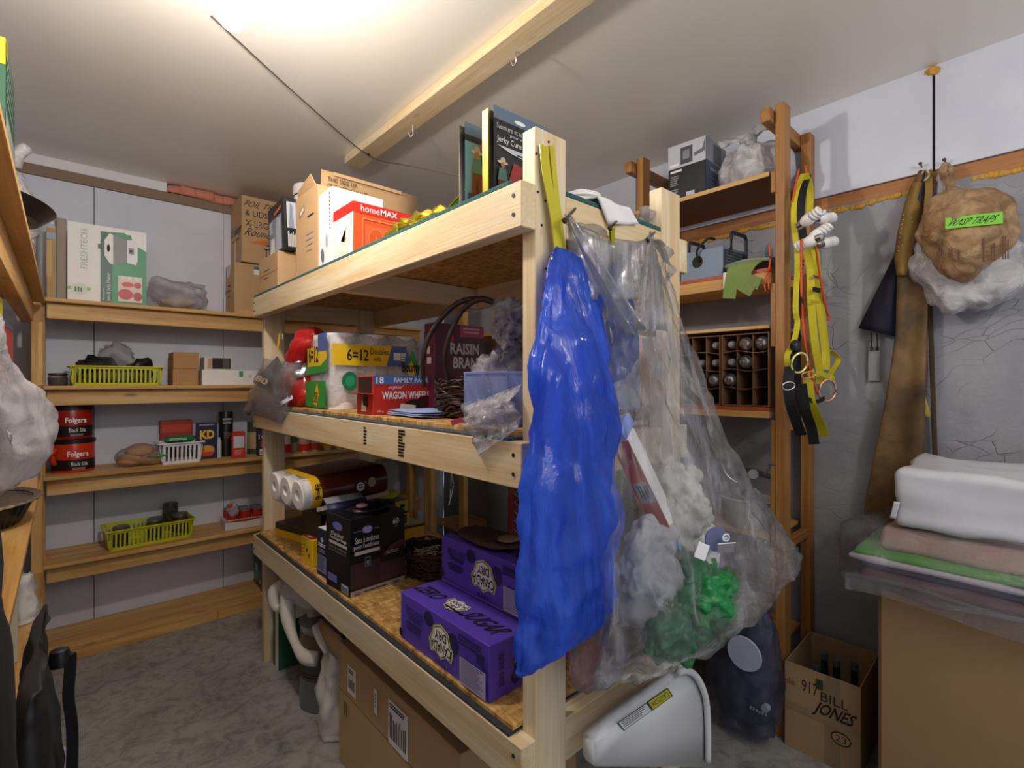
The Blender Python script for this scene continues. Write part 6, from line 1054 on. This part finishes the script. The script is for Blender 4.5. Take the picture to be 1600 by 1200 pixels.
for u, v, lb in ((1478, 256, 'nail holding the brown grocery bag'), (1441, 262, 'nail holding the leather apron')):
    c = wx(u, v, .0); q = thing('nail', lb, 'nail', tuple(c)); tube('shank', [(0, 0, 0), (-.034, 0, .004)], .0025, NAIL, q, 6, 1); lathe('nail_head', [(0, -.002), (.006, -.002), (.006, .001), (0, .002)], NAIL, q, (-.035, 0, .004), 8).rotation_euler = (0, R(90), 0)
# ---- floor, right
b = Box('open_carton', 'open topped carton with hand written letters on the floor beside the narrow rack', 'box', (1.915, .442, 0), (.30, .225, .30), mat('#a88a64', .85, bump=.1), R(2), open_top=True)
L = b.L; L.text('917', .24, .72, .46, .86, INK, name='marker_writing'); L.text('ple', .0, .72, .14, .82, mat('#8a3a34', .6)); L.rect(.55, .0, .75, 1, mat('#8f7a5a', .4), 'tape'); L.rect(.0, .46, 1, .54, mat('#9a8260', .4), 'tape'); L.text('JONES', .42, .50, .92, .68, INK, bold=.02, name='marker_writing', skew=.2); L.text('BILL', .5, .70, .85, .80, INK, name='marker_writing'); L.disc(.76, .36, .13, .075, INK, 'circle'); L.disc(.76, .36, .115, .06, mat('#a88a64', .85, bump=.1), 'circle'); L.text('23', .69, .325, .83, .395, INK); L.rect(.44, .82, .53, .93, mat('#2a3a2c', .5), 'sticker')
for i, (x, y, h) in enumerate(((.06, .06, .25), (.12, .10, .30), (.10, .16, .26), (.18, .06, .28), (.2, .16, .27))):
    q = thing('bottle', ['dark bottle nearest the open edge of the hand lettered carton', 'tallest dark bottle in the middle of the hand lettered carton', 'dark bottle by the rack side of the hand lettered carton', 'dark bottle at the wall side of the lettered carton, nearer the big box', 'dark bottle in the back corner of the hand lettered carton'][i], 'bottle', (1.915 + x, .442 + y, .005), 0, 'bottles in the lettered carton'); lathe('glass', [(0, 0), (.03, 0), (.032, .01), (.032, h * .55), (.012, h * .75), (.011, h), (0, h)], mat('#24262a', .15), q, n=16); lathe('cap', [(.0125, h - .02), (.0125, h + .003), (0, h + .004)], mat('#7a7a7e', .3, .6), q, n=12)
b = Box('large_carton', 'large plain brown carton carrying bagged bedding at the corner of the room', 'box', (1.80, -.42, 0), (.46, .79, .69), mat('#a07f58', .85, bump=.08), 0); b.L.rect(-.002, 0, .008, 1, mat('#6a5034', .9), 'edge'); b.L.rect(.48, .80, .60, 1, mat('#a89ad0', .3), 'purple_tape'); b.L.lines(.49, .81, .59, .99, 7, mat('#cfc6e8', .3), vert=True, gap=.3, name='tape_wrinkle'); b.L.rect(.25, .0, .6, .03, CARD2, 'tape')
ZB2 = .692
t = thing('blanket_bag', 'clear plastic bag of folded striped blankets lying on the large carton', 'blankets', (0, 0, 0))
for i, (z0, z1, c, inset) in enumerate(((.0, .04, '#8d6a70', .02), (.04, .062, '#5f5470', .015), (.062, .078, '#d8d0d8', .0), (.078, .096, '#5fae4a', .008), (.096, .165, '#e0b8ae', .05))):
    bm = bmesh.new(); bbox(bm, 1.765 + inset, 2.2, -.40, .44 - inset * 1.4, ZB2 + z0 + .004, ZB2 + z1 + .003, min(.016, (z1 - z0) * .45), 3)
    bmesh.ops.subdivide_edges(bm, edges=[e for e in bm.edges if e.calc_length() > .2], cuts=12, use_grid_fill=True); crumple(bm, .008, 12, i); obj(['pink_base', 'purple_layer', 'white_layer', 'green_layer', 'fleece'][i], bm, mat(c, .9, bump=.5, bscale=90, vary=.12), t, True)
loft('film', [(1.99, .02, ZB2 + .002, .26, .44), (1.98, .02, ZB2 + .03, .262, .45), (1.98, .02, ZB2 + .09, .262, .445), (1.99, .02, ZB2 + .15, .24, .43), (1.99, .0, ZB2 + .178, .2, .37)], film('bedding_film', '#e4e2ea', .10, .07, .9, 9, .4, gloss=.55), t, 64, 5, (.01, 5), (.028, 9), 5, expo=6, zmin=ZB2 + .001)
sheet('film_hem', lambda u, v: (1.738 - .004 * math.sin(8 * u), .44 - .84 * u, ZB2 + .03 - (.05 + .02 * u) * v + .01 * math.sin(11 * u)), 24, 5, film('bedding_film', '#fff', .1), t, .0006)
t = thing('white_bundle', 'white plastic wrapped rectangular bundle on top of the bagged blankets', 'bundle', (0, 0, 0)); bm = bmesh.new(); bbox(bm, 1.80, 2.18, -.42, .335, ZB2 + .18, ZB2 + .345, .022, 3); bmesh.ops.subdivide_edges(bm, edges=[e for e in bm.edges if e.calc_length() > .1], cuts=10, use_grid_fill=True); crumple(bm, .016, 7, 3); obj('wrapped_body', bm, mat('#d8d9e0', .35, bump=.35, bscale=10), t, True)
sheet('film_ear', lambda u, v: (1.80 + .002 * v, .33 + .014 * v - .01 * u, ZB2 + .20 + .05 * u), 6, 6, mat('#d8d9e0', .35, bump=.35, bscale=10), t, .001)
# ---- things on the deeper rack, seen through the island
for i, (z, dy, lb) in enumerate(((1.081, 0, 'lower of two blue and white food cartons on the deeper rack'), (1.135, .02, 'upper of two blue and white food cartons on the deeper rack'))):
    q = at(640, 760, x=1.945); b = Box('food_carton', lb, 'box', (1.85 - .02 * i, 2.62 + dy, .86 + .052 * i), (.14, .20, .05), mat('#8f9ad4', .4), R(4)); b.L.rect(0, 0, .5, 1, mat('#d8c8b8', .5), 'picture'); b.L.disc(.4, .5, .1, .3, mat('#b84a34', .5), 'picture'); b.F.rect(.6, .2, .95, .9, mat('#b8b4cc', .5), 'print'); b.T.rect(.1, .05, .9, .95, mat('#d4d2dc', .5), 'top_print')
bx = thing('side_table', 'low wooden ledge carrying the blue and white food cartons', 'ledge', (0, 0, 0)); box('ledge_top', 1.66, 2.0, 2.58, 2.86, .84, .859, OLDP['y'], bx, .002); box('leg', 1.66, 1.70, 2.58, 2.62, 0, .84, OLDP['z'], bx, .002); box('leg', 1.66, 1.70, 2.82, 2.86, 0, .84, OLDP['z'], bx, .002); box('ledge_rail', 1.66, 1.70, 2.62, 2.82, .76, .838, OLDP['y'], bx, .002)
t = thing('looped_string', 'white looped string hanging in the dark beneath the middle deck', 'string', (0, 0, 0)); tube('loop', [tuple(px(705, 735, 1.75)), tuple(px(704, 765, 1.75)), tuple(px(703, 782, 1.75)), tuple(px(706, 770, 1.75)), tuple(px(708, 755, 1.75)), tuple(px(705, 735, 1.75))], .0025, WHITE, t, 6); tube('loose_end', [tuple(px(703, 782, 1.75)), tuple(px(701, 790, 1.75))], .003, WHITE, t, 6, 1)
t = thing('mesh_guard', 'red framed metal mesh guard standing behind the soda cases', 'guard', (1.455, 1.62, 0), R(-40)); RM = mat('#7a141c', .4)
for a in ((-.012, .012, 0, .03, 0, 1.02), (.30, .32, 0, .03, 0, 1.02), (.012, .30, 0, .03, .99, 1.02), (.012, .30, 0, .03, 0, .03)): box('frame_bar', *a, RM, t, .003)
bm = bmesh.new()
for i in range(24):
    for s in (1, -1):
        z = .04 + i * .04
        a, b_ = Vector((.012, .015, z)), Vector((.30, .015, z + s * .25)); b_.z = max(.03, min(.99, b_.z)); tube_bm(bm, [tuple(a), tuple(b_)], .0022, 4, 1)
obj('mesh', bm, mat('#9a8a80', .4, .6), t, kind='stuff')
t = thing('dim_jug', 'dim grey rounded jug in the dark behind the rack', 'jug', tuple(at(690, 820, x=1.99)) if False else (2.05, 2.35, .301)); lathe('body', [(0, 0), (.10, 0), (.11, .02), (.11, .40), (.07, .47), (.03, .49), (.03, .52), (0, .52)], mat('#5a5855', .5), t, n=24)
